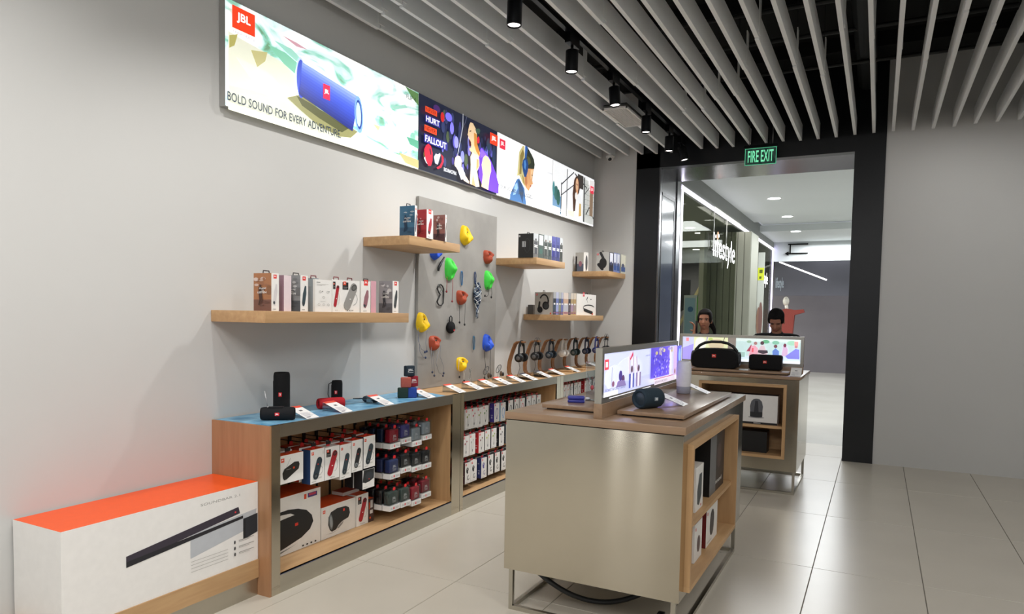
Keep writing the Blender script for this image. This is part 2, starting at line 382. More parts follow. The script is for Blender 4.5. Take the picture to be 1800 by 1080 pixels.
# track lights
XT = -2.112
tr = tag(MB().box(XT-.018, XT+.018, -1, 8.40, 3.64, 3.67, '101112').build('light_track', M_METAL), 'long black lighting track running between the ceiling baffles', 'track')
spots = [(4.0, 0, -.03), (4.93, 0, -.02), (5.86, -.10, -.02), (6.82, 0, 0), (7.68, 0, 0), (8.20, -.22, .03)]
names = ['nearest black spotlight on the ceiling track, at the top edge', 'second black spotlight from the camera on the ceiling track', 'third black spotlight on the track, tilted beside the air grille',
         'black spotlight just past the white air grille on the track', 'second farthest black spotlight on the ceiling track', 'farthest black spotlight on the track, tilted and in shadow']
aims = [(-3.3, 3.6, 1.5), (-3.3, 4.9, 1.3), (-3.3, 5.7, 1.5), (-3.0, 6.9, 1.0), (-2.9, 7.4, 1.3), (-2.6, 8.3, 1.2)]
for k, (y, tx, ty) in enumerate(spots):
    sp = thing('spotlight', names[k], 'spotlight', (XT, y, 3.64), 0, 'spotlights on the ceiling track')
    MB().box(-.022, .022, -.09, .09, -.075, 0, '111214').build('track_adapter', M_METAL, sp)
    Mt = Matrix.Translation((0, .0, -.08)) @ Matrix.Rotation(tx, 4, 'Y') @ Matrix.Rotation(ty, 4, 'X')
    MB().tube([(0, 0, .01), (0, 0, -.03)], .012, 8, '111214', Mt).build('joint', M_METAL, sp)
    MB().lathe([(.03, -.03), (.047, -.032), (.048, -.04), (.048, -.185), (.046, -.19), (.042, -.19), (.040, -.172), (.0, -.172)], 28, 'z', '131416', Mt, cap=False).build('lamp_housing', M_METAL, sp)
    MB().lathe([(.0, -.1805), (.0395, -.1805)], 28, 'z', 'FFF4EE', Mt, cap=False).build('lamp_lens', M_GLOW, sp)
    p = Mt @ Vector((0, 0, -.2)); p = Vector((XT+p.x, y+p.y, 3.64+p.z))
    light('SPOT', 'spot_beam', p, (70 if k == 0 else 86) if k < 5 else 40, (1, .975, .94), .035, aim=aims[k], cone=105, blend=.8)
for k, y in enumerate((.3, 1.4, 2.5)):    # same fittings on the same track, above the frame
    light('SPOT', 'spot_beam', (XT, y, 3.42), 48, (1, .975, .94), .035, aim=(-3.0, y+.4, 1.0), cone=105, blend=.8)
gr = thing('air_grille', 'white square-mesh air grille hanging under the baffles beside the track', 'grille', (-2.30, 6.42, 3.525))
MB().box(-.12, .12, 0, .012, -.01, .01, 'E0DEDA').box(-.12, .12, .648, .66, -.01, .01, 'E0DEDA').box(-.12, -.108, 0, .66, -.01, .01, 'E0DEDA').box(.108, .12, 0, .66, -.01, .01, 'E0DEDA').build('grille_frame', M_PLAST, gr)
g = MB()
for i in range(1, 12): g.box(-.12+.02*i-.0018, -.12+.02*i+.0018, 0, .66, -.005, .008, 'D8D6D2')
for i in range(1, 33): g.box(-.12, .12, .02*i-.0018, .02*i+.0018, -.0055, .0075, 'D8D6D2')
tag(g.build('grille_mesh', M_PLAST, gr), kind='stuff')
MB().box(-.115, .115, .005, .655, .03, .04, '1A1B1C').build('grille_back', M_PLAST, gr)
dc = thing('security_camera', 'small white dome camera below the baffles in the wall corner', 'camera', (-3.03, 8.34, 3.545))
MB().lathe([(.0, 0), (.05, 0), (.052, -.02), (.05, -.03), (0, -.03)], 20, 'z', 'DEDCD8', cap=False).build('mount', M_PLAST, dc)
MB().ball((0, 0, -.035), .042, 'D8D6D2').build('dome', M_PLAST, dc)
MB().lathe([(.0, -.03), (.018, -.03), (.02, 0)], 14, 'z', '111111', Matrix.Translation((.012, -.03, -.055)) @ Matrix.Rotation(-1.2, 4, 'X'), cap=False).build('lens', M_PLAST, dc)

# exit sign
p0, p1 = at(1309.5, 262, y=8.3), at(1365, 288, y=8.3)
es = thing('exit_sign', 'green illuminated fire exit sign hanging from the baffles above the doorway', 'sign', ((p0.x+p1.x)/2, 8.3, p1.z))
ew = (p1.x-p0.x)/2; eh = p0.z-p1.z
MB().box(-ew, ew, -.004, .004, 0, eh, '4E6E62').build('sign_panel', M_ACRYL, es)
MB().box(-ew+.005, ew-.005, .004, .006, .008, eh-.008, '2C6B55').build('sign_backing', mat('sign_backing', .4, color='2F4F45', noise_s=3, emit=.35), es)
MB().box(-ew-.004, ew+.004, -.02, .02, eh, eh+.028, '141616').build('sign_housing', M_METAL, es)
q = PR((-ew, -.005, 0), (1, 0, 0), (0, 0, 1)); q.text('FIRE EXIT', .035, .035, 2*ew-.035, eh-.03, '7FF0B8', .012)
q.rect(.004, .004, 2*ew-.004, .009, '57C795').rect(.004, eh-.009, 2*ew-.004, eh-.004, '57C795').rect(.004, .004, .009, eh-.004, '57C795').rect(2*ew-.009, .004, 2*ew-.004, eh-.004, '57C795')
q.build('sign_lettering', M_GREEN, es)
for s_ in (-1, 1): MB().tube([(s_*ew*.72, 0, eh+.02), (s_*ew*.72, 0, 3.80-p1.z)], .004, 6, '9A9A98').build('hanging_rod', M_METAL, es)

# ================================================================== THE MALL BEYOND THE OPENING
M_MWALL = mat('mall_fascia_grey', .5, color='7D7F7B', noise_s=2, noise_a=.03)
M_OLIVE = mat('olive_panel', .6, color='85867A', noise_s=2, noise_a=.04)
M_MCEIL = mat('mall_ceiling', .7, color='D4D9DA', noise_s=1, noise_a=.01)
mf = struct(MB().box(-8, 3.0, 9.5, 24, -.06, 0).build('floor', mat('mall_floor', .25, color='B9B6AE', noise_s=.8, noise_a=.08)))
struct(MB().box(-2.50, -2.44, 9.46, 19.0, 3.36, 3.68).box(-2.50, -2.44, 9.46, 9.56, 0, 3.36).build('wall_left', M_MWALL))
struct(MB().box(-2.44, 3.0, 9.46, 15.75, 3.61, 3.70).box(-2.38, 3.0, 15.75, 16.6, 3.66, 3.70).box(-2.44, 3.0, 16.6, 18.95, 3.50, 3.60).build('ceiling', M_MCEIL))
struct(MB().box(-2.44, 3.0, 16.55, 16.6, 3.50, 3.64).build('trim_2', M_MCEIL))
fb = at(1363, 460, y=19.0).z
fw = struct(MB().box(-2.5, 3.0, 19.0, 19.1, fb, 3.60).build('wall_back', M_MCEIL))
struct(MB().box(-8, 3.0, 22.5, 22.6, 0, 4).build('wall_back', mat('far_store_wall', .6, color='6F6B70', noise_s=1, noise_a=.08)))
struct(MB().box(2.4, 2.5, 9.5, 22.5, 0, 3.7).build('wall_right', M_MCEIL))
for k, (a, b) in enumerate(((1361, 349), (1384, 381), (1399, 407))):
    z = 3.607 if k < 2 else 3.497
    p = at(a, b, z=z)
    dl = thing('downlight', ['nearest round downlight in the mall ceiling beyond the opening', 'second round downlight in the mall ceiling beyond the opening', 'farthest round downlight in the lower mall ceiling, at the picture edge'][k], 'downlight', (p.x, p.y, z), 0, 'downlights in the mall ceiling')
    MB().lathe([(.125, -.003), (.125, 0), (.105, 0), (.105, -.003)], 24, 'z', 'E8E8E6', cap=False).build('trim_ring', M_PLAST, dl)
    MB().lathe([(0, -.001), (.105, -.001)], 24, 'z', 'FFFFFF', cap=False).build('diffuser', M_GLOW, dl)
# glass storefront with LED outline
sf = struct(MB().box(-2.475, -2.465, 9.6, 18.95, .02, 3.33).build('window_1', M_GLASS))
ledz = 3.345
led = tag(MB().box(-2.462, -2.432, 9.60, 18.95, ledz-.045, ledz, 'F4F0FF').box(-2.462, -2.432, 9.60, 9.645, 0, ledz, 'F4F0FF').box(-2.462, -2.432, 18.90, 18.95, 0, ledz, 'E6DEFF').build('led_outline', M_SIGN), 'thin white light line outlining the glass storefront across the corridor', 'light')
def lsign(nm, label, y0, y1, z0, z1, x, m, col, rods=True):
    t = thing(nm, label, 'sign', (x, y0, z0))
    q = PR((.0, 0, 0), (0, 1, 0), (0, 0, 1), .01)
    q.text('lifestyle', 0, 0, y1-y0, z1-z0, col, .0); q.k = 2; q.build('letters', m, t)
    b = MB().box(-.028, -.016, .02, y1-y0-.02, (z1-z0)*.42, (z1-z0)*.46, '6A6A6A').build('letter_rail', M_METAL, t)
    if rods:
        for yy in (.12, (y1-y0)*.62): MB().tube([(-.015, yy, (z1-z0)*.45), (-.015, yy, 3.36-z0)], .008, 6, '9C9C98').build('hanging_rod', M_METAL, t)
    return t
ls = lsign('shop_sign', 'large glowing white lowercase letters hung at the glass storefront', 11.62, 13.52, 2.44, 2.95, -2.43, M_SIGN, 'FFFFFF')
q = PR((.02, .28, .47), (0, 1, 0), (0, 0, 1)); q.ell(0, 0, .05, .07, 'FF7A3C'); q.build('orange_flame', M_SIGN, ls)
lsign('shop_sign', 'small glowing letters imitating the sign reflection near the end of the glass storefront', 16.95, 17.95, 2.30, 2.66, -2.43, M_SIGN, 'FFFFFF', False)  # extra glowing lettering stands in for the first sign's reflection in the glass
p = at(1363, 500, y=19.4)
t = thing('shop_sign', 'pale grey unlit letters on the far shop beyond the corridor', 'sign', (p.x+.02, 20.5, 0))
a, b = at(1363, 512, y=20.5), at(1378, 488, y=20.5)
q = PR((a.x-t.location.x, 0, a.z), (1, 0, 0), (0, 0, 1), .01); q.text('lifestyle', 0, 0, b.x-a.x, b.z-a.z, 'A9B4BE', .02); q.build('letters', M_CARD, t)
# inside the store across the corridor
X0 = at(1237, 500, y=13.9).x; X1 = at(1318, 500, y=13.9).x
cl = thing('panelled_column', 'grey-green column clad in upright panels behind the glass storefront', 'column', ((X0+X1)/2, 13.9, 0))
hw = (X1-X0)/2; n = 7
MB().box(-hw, hw, .03, .9, 0, 3.2).build('column_core', M_OLIVE, cl)
for i in range(n):
    a = -hw+2*hw*i/n; MB().box(a+.008, a+2*hw/n-.008, 0, .03, 0, 3.2).build('panel', M_OLIVE, cl)
pl = at(1228, 500, y=13.6).x
struct(MB().box(pl, at(1236, 500, y=13.6).x, 13.6, 13.9, 0, 3.2).build('trim_3', mat('pilaster', .6, color='908F80', noise_s=2)))
struct(MB().box(at(1322, 500, y=15.6).x-1.0, -2.55, 15.9, 16.0, 0, 3.3).build('wall_back', M_OLIVE))
struct(MB().box(-8, -2.5, 9.6, 22.5, 3.30, 3.36).build('ceiling', mat('store_ceiling', .7, color='8C8D80', noise_s=1)))
for k, (a, b) in enumerate(((1213, 401), (1230, 410), (1245, 418), (1224, 439))):
    p = at(a, b, z=3.297)
    tag(MB().lathe([(0, 0), (.1, 0)], 16, 'z', 'FFFFFF', cap=False).build('downlight', M_GLOW, None, (p.x, p.y, p.z)), ['first small downlight inside the glass storefront, top left', 'second small downlight inside the glass storefront', 'third small downlight inside the glass storefront, beside the sign', 'lower small downlight inside the storefront, left of the column'][k], 'downlight', 'downlights inside the store opposite')
a = at(1203, 560, y=19.5); b = at(1228, 460, y=19.5)
esc = thing('escalator', 'green-sided escalator rising behind the glass storefront', 'escalator', (a.x, 19.5, 0))
MB().prism([(0, .3), (0, 1.6), (b.x-a.x+.6, 3.0), (b.x-a.x+.6, 1.6)], -.05, .05, 'y', '4B8A2E').build('side_panel', M_PLAST, esc)
MB().prism([(-.1, 1.30), (-.1, 1.45), (b.x-a.x+.5, 3.28), (b.x-a.x+.5, 3.1)], -.12, -.06, 'y', 'B9A77C').build('handrail', M_PLAST, esc)
MB().prism([(-.3, 1.6), (-.3, 2.6), (.1, 2.6), (.1, 1.9)], .1, .2, 'y', '141416').build('undercroft', M_PLAST, esc)
p = at(1211, 565, y=12.5); st = thing('poster_stand', 'pale blue poster panel standing behind the phone-holding woman', 'poster', (p.x, 12.5, 0))
MB().box(-.10, .12, 0, .04, 0, 1.95, 'D7DCDC').build('board', M_CARD, st); q = PR((-.08, -.001, 1.2), (1, 0, 0), (0, 0, 1)); q.rect(0, 0, .18, .70, 'A8C8DE').ell(.1, .5, .05, .05, '4C78A8'); q.build('print', M_CARD, st)
p = at(1337, 500, y=15.5); st = thing('poster_banner', 'tall banner with a yellow band standing inside the glass storefront', 'banner', (p.x, 15.5, 0))
bw = at(1343, 500, y=15.5).x-at(1332, 500, y=15.5).x; zt = at(1337, 444, y=15.5).z
MB().box(-bw/2, bw/2, 0, .05, 0, zt, 'B9BCB4').build('board', M_CARD, st); q = PR((-bw/2, -.002, 0), (1, 0, 0), (0, 0, 1), .001)
za, zb = at(1337, 493, y=15.5).z, at(1337, 471, y=15.5).z
q.rect(0, za, bw, zb, 'C9D23A').rect(.03, (za+zb)/2+.02, bw-.03, (za+zb)/2+.09, '5A6420').rect(.03, (za+zb)/2-.10, bw-.05, (za+zb)/2-.05, '5A6420').ell(bw*.3, 1.5, .04, .3, '8A6A5A').ell(bw*.65, 1.55, .04, .36, '7C5C56'); q.build('print', M_CARD, st)
# mannequin and sign at the far end
p = at(1384, 540, y=20.8); mn = thing('mannequin', 'white-headed shop mannequin in a loose red top, arm held out', 'mannequin', (p.x, 20.8, 0))
zh = at(1381, 530, y=20.8).z
MB().ball((-.04, 0, zh), (.085, .09, .13), 'D8D4C8', 14).build('head', M_PLAST, mn)
MB().tube([(-.03, 0, zh-.1), (0, 0, zh-.28)], .045, 10, 'D8D4C8').build('neck', M_PLAST, mn)
MB().prism([(-.20, zh-.26), (-.02, zh-.2), (.20, zh-.24), (.42, zh-.22), (.45, zh-.30), (.20, zh-.38), (.16, zh-.95), (.04, zh-1.02), (-.18, zh-.92)], -.12, .12, 'y', '8A4038').build('tunic', M_CLOTH, mn)
MB().lathe([(.13, .0), (.15, .4), (.16, zh-1.0)], 12, 'z', '4A4A50').build('trousers', M_CLOTH, mn)
p = at(1387, 430, y=18.98); ar = thing('direction_sign', 'small black arrow sign bracket on the white mall fascia', 'sign', (p.x, 18.97, at(1390, 438, y=18.97).z))
MB().box(-.02, .45, -.02, 0, .10, .13, '141414').box(.02, .05, -.02, 0, -.1, .10, '141414').box(-.02, .45, -.02, 0, -.13, -.10, '141414').build('bracket', M_METAL, ar)
MB().prism([(-.09, -.115), (.0, -.06), (.0, -.17)], -.03, -.005, 'y', '141414').build('arrow_head', M_METAL, ar)
p = at(1390, 470, y=20.3); tag(MB().tube([(p.x-.3, 20.3, p.z+.15), (p.x+.9, 20.3, p.z-.35)], .02, 6, 'FFFFFF').build('light_tube', M_SIGN), 'slanting white light tube inside the far shop', 'light')
tag(MB().box(at(1372, 512, y=21).x, .5, 21, 21.03, at(1380, 514, y=21).z, at(1380, 512.4, y=21).z, 'F5E4B0').build('light_cove', M_SIGN), 'warm horizontal light cove in the far shop behind the mannequin', 'light')

struct(MB().box(at(1361, 500, y=20.6).x, 2.4, 20.55, 20.6, 2.2, 3.9).build('wall_back', mat('far_shop_fascia', .6, color='5E5E66', noise_s=1)))
# ================================================================== LIGHTBOX POSTERS ON THE LEFT WALL
PXF = XW+.05; PZ0, PZ1 = 2.677, 3.268
def yz(px, py, x=PXF):
    p = at(px, py, x=x); return (p.y, p.z)
def yzs(*pts): return [yz(a, b) for a, b in pts]
def hexmix(a, b, t): return tuple(p*(1-t)+q*t for p, q in zip(lin(a), lin(b)))
def lightbox(y0, y1, label, facecol, facemat=None):
    t = thing('lightbox_poster', label, 'poster', (0, 0, 0), 0)
    MB().box(XW+.003, PXF-.002, y0+.002, y1-.002, PZ0, PZ1, 'B8B8B6').build('lightbox_case', M_METAL, t)
    MB().box(PXF-.002, PXF, y0+.004, y1-.004, PZ0+.003, PZ1-.003, facecol).build('lit_face', facemat or M_LIT, t)
    return t, PR((PXF, 0, 0), (0, 1, 0), (0, 0, 1), .0003)
# splashy print for the first poster: white water with aqua and green washes
mw = bpy.data.materials.new('water_print'); mw.use_nodes = True; nt = mw.node_tree; N = nt.nodes; L = nt.links; B = N['Principled BSDF']
tc = N.new('ShaderNodeTexCoord'); mp = N.new('ShaderNodeMapping'); mp.inputs['Scale'].default_value = (1, 1.1, 2.6); mp.inputs['Rotation'].default_value = (.5, 0, 0)
L.new(tc.outputs['Object'], mp.inputs['Vector'])
n1 = N.new('ShaderNodeTexNoise'); n1.inputs['Scale'].default_value = 2.3; n1.inputs['Detail'].default_value = 5; n1.inputs['Distortion'].default_value = 1.6
L.new(mp.outputs[0], n1.inputs['Vector'])
r1 = N.new('ShaderNodeValToRGB'); e = r1.color_ramp.elements
e[0].position = .30; e[0].color = (*lin('6F9A78'), 1); e[1].position = .62; e[1].color = (*lin('FDFFFA'), 1)
for p_, c_ in ((.38, '8CCDB9'), (.45, 'D8F0F0'), (.52, 'F6FCFF')):
    x_ = e.new(p_); x_.color = (*lin(c_), 1)
L.new(n1.outputs['Fac'], r1.inputs[0]); L.new(r1.outputs[0], B.inputs['Base Color']); L.new(r1.outputs[0], B.inputs['Emission Color']); B.inputs['Emission Strength'].default_value = .86
t, q = lightbox(2.745, 4.577, 'long backlit poster of a big blue cylinder speaker on pale sand', 'FFFFFF', mw)
q.poly(yzs((401, 54), (430, 72), (466, 92), (500, 112), (520, 135), (522, 165), (560, 190), (610, 225), (640, 245), (690, 268), (735, 286), (735, 298), (403, 193), (401, 192)), 'D9DBC8')
for pts, c in (([(403, 62), (418, 60), (412, 80), (403, 84)], 'A9A35E'), ([(441, 88), (470, 92), (466, 108), (452, 118)], 'B8B27A'), ([(620, 240), (660, 258), (700, 268), (640, 262)], 'F0F2E4'), ([(403, 150), (450, 160), (540, 195), (560, 225), (480, 205), (403, 178)], 'CFD2BF'),
               ([(415, 100), (470, 128), (500, 160), (450, 150)], 'E1E3D2'), ([(470, 78), (500, 92), (522, 110), (518, 130), (498, 112)], '7FC3A6'), ([(480, 70), (512, 86), (530, 105), (520, 108)], '9BD2C2'),
               ([(712, 152), (735, 165), (735, 186), (724, 172)], '5E8450'), ([(714, 240), (735, 248), (735, 262), (720, 254)], '5FA98C'), ([(685, 188), (712, 184), (716, 190), (692, 193)], 'A8DBCB'), ([(655, 218), (668, 223), (664, 230)], 'D5CE9A'), ([(495, 62), (522, 76), (540, 88), (520, 82)], 'C99CA8'), ([(700, 268), (735, 282), (735, 296), (712, 286)], 'B5AE78')):
    q.poly(yzs(*pts), c)
q.poly(yzs((504, 172), (530, 166), (560, 192), (600, 214), (628, 232), (616, 242), (596, 240), (560, 222), (530, 196)), '8B8A5C')
q.poly(yzs((520, 168), (545, 182), (612, 226), (600, 233), (560, 208), (530, 186)), '545636')
lp = lambda a_, b_, t_: (a_[0]+(b_[0]-a_[0])*t_, a_[1]+(b_[1]-a_[1])*t_)
ramp = ['8FA6EE', '7C94EA', '6880E2', '566ED8', '4A60CE', '4156C4', '3C50BC', '384AB2', '3444A6', '303E98', '2B378A', '26307C']
A = yz(528, 139); q.ell(A[0]-.002, A[1]+.012, .040, .120, 'C4D2F2', .0, 24); q.ell(A[0], A[1], .036, .118, '4458C4', .0, 24)
for k in range(12):
    t0, t1 = k/12, (k+1)/12; c0, c1_ = (530, 109), (524, 166); e0, e1 = (630, 171), (618, 231)
    q.poly(yzs(lp(c0, c1_, t0), lp(e0, e1, t0), lp(e0, e1, t1), lp(c0, c1_, t1)), ramp[k])
a = yz(629, 202); q.ell(a[0], a[1], .045, .125, '7CA7E8', .08); q.ell(a[0], a[1], .033, .10, '2A4590', .08); q.ell(a[0]-.004, a[1], .026, .082, 'B5CFEA', .08)
a, b = yz(566, 170), yz(578, 152); q.rect(a[0], a[1]-.01, b[0], b[1], 'EE2A4E'); q.text('JBL', a[0]+.012, a[1]+.02, b[0]-.01, b[1]-.03, 'FFFFFF', .03)
q.logo(2.785, 3.115, 2.945, 3.238, 'E8401F')
q.text('HARMAN', 2.79, 3.088, 2.94, 3.104, 'B5B8C8'); A = yz(396, 180); B_ = yz(597, 241); q.text('BOLD SOUND FOR EVERY ADVENTURE.', 2.75, 2.708, B_[0], 2.758, '2E3846', .012)
q.text('FLIP 4', 4.40, 3.175, 4.52, 3.21, '3A4A3A')
q.build('poster_print', M_LIT, t)
# second: dark sports poster
t, q = lightbox(4.580, 5.845, 'dark blue backlit poster of a shouting athlete in a purple top', '1C2238')
y0 = 4.58
q.rect(y0+.01, PZ0+.01, 5.84, PZ0+.10, '171C2C')
random.seed(4)
for k in range(60):
    u = y0+.30+random.random()*.85; v = PZ0+.12+random.random()*.42; r_ = .012+random.random()*.026
    q.ell(u, v, r_*.8, r_*1.5, random.choice(['3C3A78', '5A56B0', '4A4494', '6E6CC8', '38406A', '2E3560', '4C5A40', '7470C0', '2B3152']), 0, 10)
for u, v, a, b, c in ((4.98, 3.18, .05, .035, '7F78FF'), (5.03, 3.10, .03, .05, '8A84FF'), (4.885, 3.155, .028, .04, 'D02A2A'), (4.80, 3.20, .05, .03, '4A2A6A'), (4.64, 2.80, .02, .03, '4A5A2A'), (5.10, 3.0, .035, .05, '9A9AF0'), (5.2, 2.9, .03, .05, '8488E0'), (5.3, 3.05, .02, .05, '7C80D0'), (5.75, 3.02, .03, .10, '23304E'), (5.65, 3.10, .04, .06, '2A3C52')): q.ell(u, v, a, b, c)
def TB(px0, py0, px1, py1):   # corners of a block of lettering in the picture of the poster
    a = yz(px0, py0); b = yz(px1, py1); return a, b
def block(x0_, y0_, x1_, y1_, bg, txt, fg, bold, mx_=.05, my_=.12):
    A = yz(730+x0_/5.84, 160+y0_/5.84); B_ = yz(730+x1_/5.84, 160+y1_/5.84); w_, h_ = B_[0]-A[0], A[1]-B_[1]
    q.rect(A[0], B_[1], B_[0], A[1], bg); q.text(txt, A[0]+w_*mx_, B_[1]+h_*my_, B_[0]-w_*mx_, A[1]-h_*my_, fg, bold)
block(80, 155, 200, 268, 'F0502A', 'NEVER', '7A1C10', .012, .06, .16)
block(80, 240, 232, 385, '2F2E8C', 'HURT', 'FFFFFF', .022)
block(70, 345, 195, 460, 'F0502A', 'NEVER', '7A1C10', .012, .06, .16)
block(65, 435, 305, 618, '2F2E8C', 'FALLOUT', 'FFFFFF', .022)
PQ = lambda s, *p: q.poly(yzs(*[(730+a/5.84, 160+b/5.84) for a, b in p]), s)
PQ('C9CCD6', (62, 690), (80, 672), (120, 720), (118, 768), (85, 740)); PQ('C9CCD6', (165, 680), (185, 645), (205, 655), (228, 640), (235, 660), (205, 760), (178, 745))
PQ('E0203A', (66, 600), (85, 560), (110, 545), (135, 570), (152, 640), (150, 720), (135, 770), (108, 770), (85, 720), (70, 660)); PQ('1C2238', (118, 585), (132, 600), (140, 660), (130, 660), (120, 620))
PQ('E0203A', (238, 650), (262, 680), (264, 730), (240, 790), (205, 805), (190, 790), (225, 770), (246, 730), (246, 690))
q.text('ENDURANCE PEAK', 4.905, 2.722, 5.10, 2.752, 'E8ECF4', .01)
PQ('B8BCC8', (462, 235), (467, 237), (466, 370), (412, 660), (406, 656), (458, 372)); PQ('6C7088', (505, 250), (508, 252), (488, 330), (468, 372), (485, 325))
PQ('1E2430', (535, 325), (570, 330), (610, 345), (636, 390), (640, 450), (632, 560), (610, 590), (590, 500))
PQ('E8C9A0', (528, 350), (540, 325), (565, 335), (595, 395), (606, 450), (606, 510), (604, 550), (625, 600), (640, 640), (630, 690), (560, 640), (545, 625), (530, 612), (528, 590), (544, 585), (548, 555), (540, 525), (520, 470), (508, 452), (515, 430), (518, 400))
PQ('C98A3C', (575, 430), (604, 450), (606, 540), (632, 620), (636, 680), (600, 630), (578, 560)); PQ('4A1010', (520, 476), (530, 500), (545, 530), (546, 560), (530, 575), (524, 530))
PQ('F4E4CE', (518, 470), (528, 490), (526, 505), (517, 486)); PQ('2A2018', (528, 415), (545, 408), (548, 416), (532, 424))
PQ('3E5A4C', (588, 395), (625, 390), (640, 410), (630, 445), (600, 440))
PQ('E0203A', (605, 490), (622, 468), (632, 500), (628, 535), (612, 545), (606, 520))
PQ('6A3EE0', (640, 600), (655, 585), (700, 640), (750, 720), (800, 850), (828, 960), (828, 1060), (720, 1020), (735, 880), (700, 800), (655, 960), (620, 880), (618, 700), (636, 660))
PQ('8A64F4', (640, 606), (650, 592), (700, 655), (720, 690), (670, 680), (640, 690))
PQ('E9CFA6', (690, 665), (720, 680), (748, 740), (750, 830), (735, 880), (720, 1020), (650, 985), (665, 860), (652, 760), (665, 690))
PQ('F2DCC0', (535, 680), (560, 625), (580, 650), (610, 660), (626, 700), (630, 770), (605, 830), (630, 985), (590, 990), (560, 860), (552, 965), (530, 955), (540, 760))
PQ('CFA26C', (600, 700), (622, 710), (622, 780), (596, 820)); PQ('C9A078', (560, 860), (590, 985), (552, 965))
PQ('E3D2BC', (370, 740), (378, 690), (400, 665), (430, 675), (445, 720), (442, 780), (470, 850), (520, 930), (520, 955), (470, 925), (430, 860), (390, 790), (372, 770))
PQ('E8ECF8', (410, 830), (448, 785), (480, 855), (468, 905), (440, 915))
q.logo(5.655, 3.115, 5.80, 3.215, 'E8401F')
q.build('poster_print', M_LIT, t)
# third: white poster, headphone wearer in profile
t, q = lightbox(5.848, 7.118, 'white backlit poster of a woman in profile wearing blue headphones', 'FFFFFF')
PQ = lambda s, *p: q.poly(yzs(*[(870+a/6.17, 225+b/6.17) for a, b in p]), s)
PQ('3F6FA8', (160, 780), (165, 720), (200, 640), (235, 560), (262, 545), (300, 620), (320, 660), (335, 800), (338, 832), (260, 805)); PQ('8FB6DE', (215, 620), (240, 590), (250, 650), (225, 720), (195, 730)); PQ('28466E', (250, 560), (290, 600), (312, 690), (300, 820), (262, 700))
PQ('C8BC84', (320, 200), (300, 195), (262, 260), (250, 400), (238, 520), (262, 515), (275, 540), (300, 600), (325, 640), (330, 500)); PQ('8C7A40', (300, 230), (272, 300), (268, 430), (262, 500), (285, 500), (292, 380), (318, 280)); PQ('A08C50', (292, 500), (312, 540), (325, 630), (300, 590))
PQ('D9A06A', (320, 440), (420, 442), (412, 500), (402, 570), (412, 610), (395, 616), (390, 640), (375, 655), (368, 686), (345, 665), (328, 640), (318, 560)); PQ('B8784A', (322, 520), (345, 520), (350, 600), (335, 645), (322, 600)); PQ('F2C898', (385, 455), (412, 455), (402, 530), (385, 560))
PQ('3A2A20', (396, 500), (408, 520), (396, 524)); PQ('9A4A40', (378, 625), (392, 622), (388, 636), (376, 640))
PQ('2E3428', (330, 205), (350, 208), (395, 290), (420, 345), (428, 400), (422, 446), (352, 442), (330, 330)); PQ('565A38', (345, 300), (378, 330), (388, 380), (360, 405), (348, 360))
PQ('2C5CA4', (325, 195), (345, 200), (352, 230), (338, 330), (320, 330)); PQ('1F4684', (300, 350), (325, 318), (345, 340), (358, 400), (352, 470), (335, 530), (315, 532), (300, 470), (290, 400)); PQ('4A86CC', (310, 360), (325, 345), (335, 400), (325, 460), (312, 430))
q.text('YOUR SOUND, UNPLUGGED', 5.87, 2.748, 6.62, 2.79, '4A4F56', .008); q.text('LIVE 400BT', 6.96, 3.085, 7.10, 3.11, '8A8F98'); q.logo(5.885, 3.125, 6.00, 3.215, 'E0304A')
q.build('poster_print', M_LIT, t)
# fourth: bright steel-frame scene
t, q = lightbox(7.121, 8.385, 'farthest backlit poster, a long-haired woman before black window frames', 'F4F6F8')
y0 = 7.12
q.rect(y0+.01, PZ0+.02, y0+.25, PZ0+.22, '6F93B4').rect(y0+.01, PZ0+.02, y0+.22, PZ0+.09, 'DDE6F0').ell(y0+.1, PZ0+.24, .06, .08, '3A6A66').ell(y0+.03, PZ0+.28, .03, .08, '4A8A90').ell(y0+.16, PZ0+.20, .05, .09, '2F5C54')
q.rect(8.0, PZ0+.02, 8.37, PZ1-.05, 'C9CCC8')
for a, b, c, d, w_ in ((.24, .03, .24, .38, .02), (.40, .02, .40, .56, .018), (.24, .36, .60, .56, .014), (.24, .24, .62, .42, .012), (.93, .02, .93, .56, .035), (.62, .55, 1.02, .44, .016), (.93, .35, 1.24, .56, .012), (1.0, .12, 1.1, .22, .02), (1.1, .22, 1.25, .10, .018)):
    q.line(y0+a, PZ0+b, y0+c, PZ0+d, w_, '26292E')
for k in range(7): q.line(8.06+.045*k, PZ0+.08, 8.06+.045*k, PZ1-.08, .004, '6E7270'); q.line(8.03, PZ0+.12+.06*k, 8.36, PZ0+.12+.06*k, .004, '7C807E')
q.rect(y0+.70, PZ0+.40, y0+.88, PZ1-.03, '3A3634'); q.rect(8.22, PZ0+.12, 8.33, PZ0+.42, '8C7560'); q.rect(8.20, PZ0+.44, 8.37, PZ1-.03, 'E9E4E4')
u = y0+.68
q.poly([(u-.10, PZ0+.10), (u-.13, PZ0+.30), (u-.09, PZ0+.47), (u-.02, PZ0+.535), (u+.06, PZ0+.50), (u+.09, PZ0+.40), (u+.05, PZ0+.30), (u, PZ0+.12)], '4A3226')
q.ell(u+.0, PZ0+.42, .045, .085, 'E0B08C'); q.rect(u-.03, PZ0+.30, u+.03, PZ0+.37, 'D09C78')
q.poly([(u-.06, PZ0+.03), (u-.02, PZ0+.28), (u+.06, PZ0+.34), (u+.16, PZ0+.28), (u+.19, PZ0+.05)], 'EDEFF2'); q.poly([(u+.06, PZ0+.06), (u+.08, PZ0+.22), (u+.13, PZ0+.22), (u+.15, PZ0+.08)], 'C9A868')
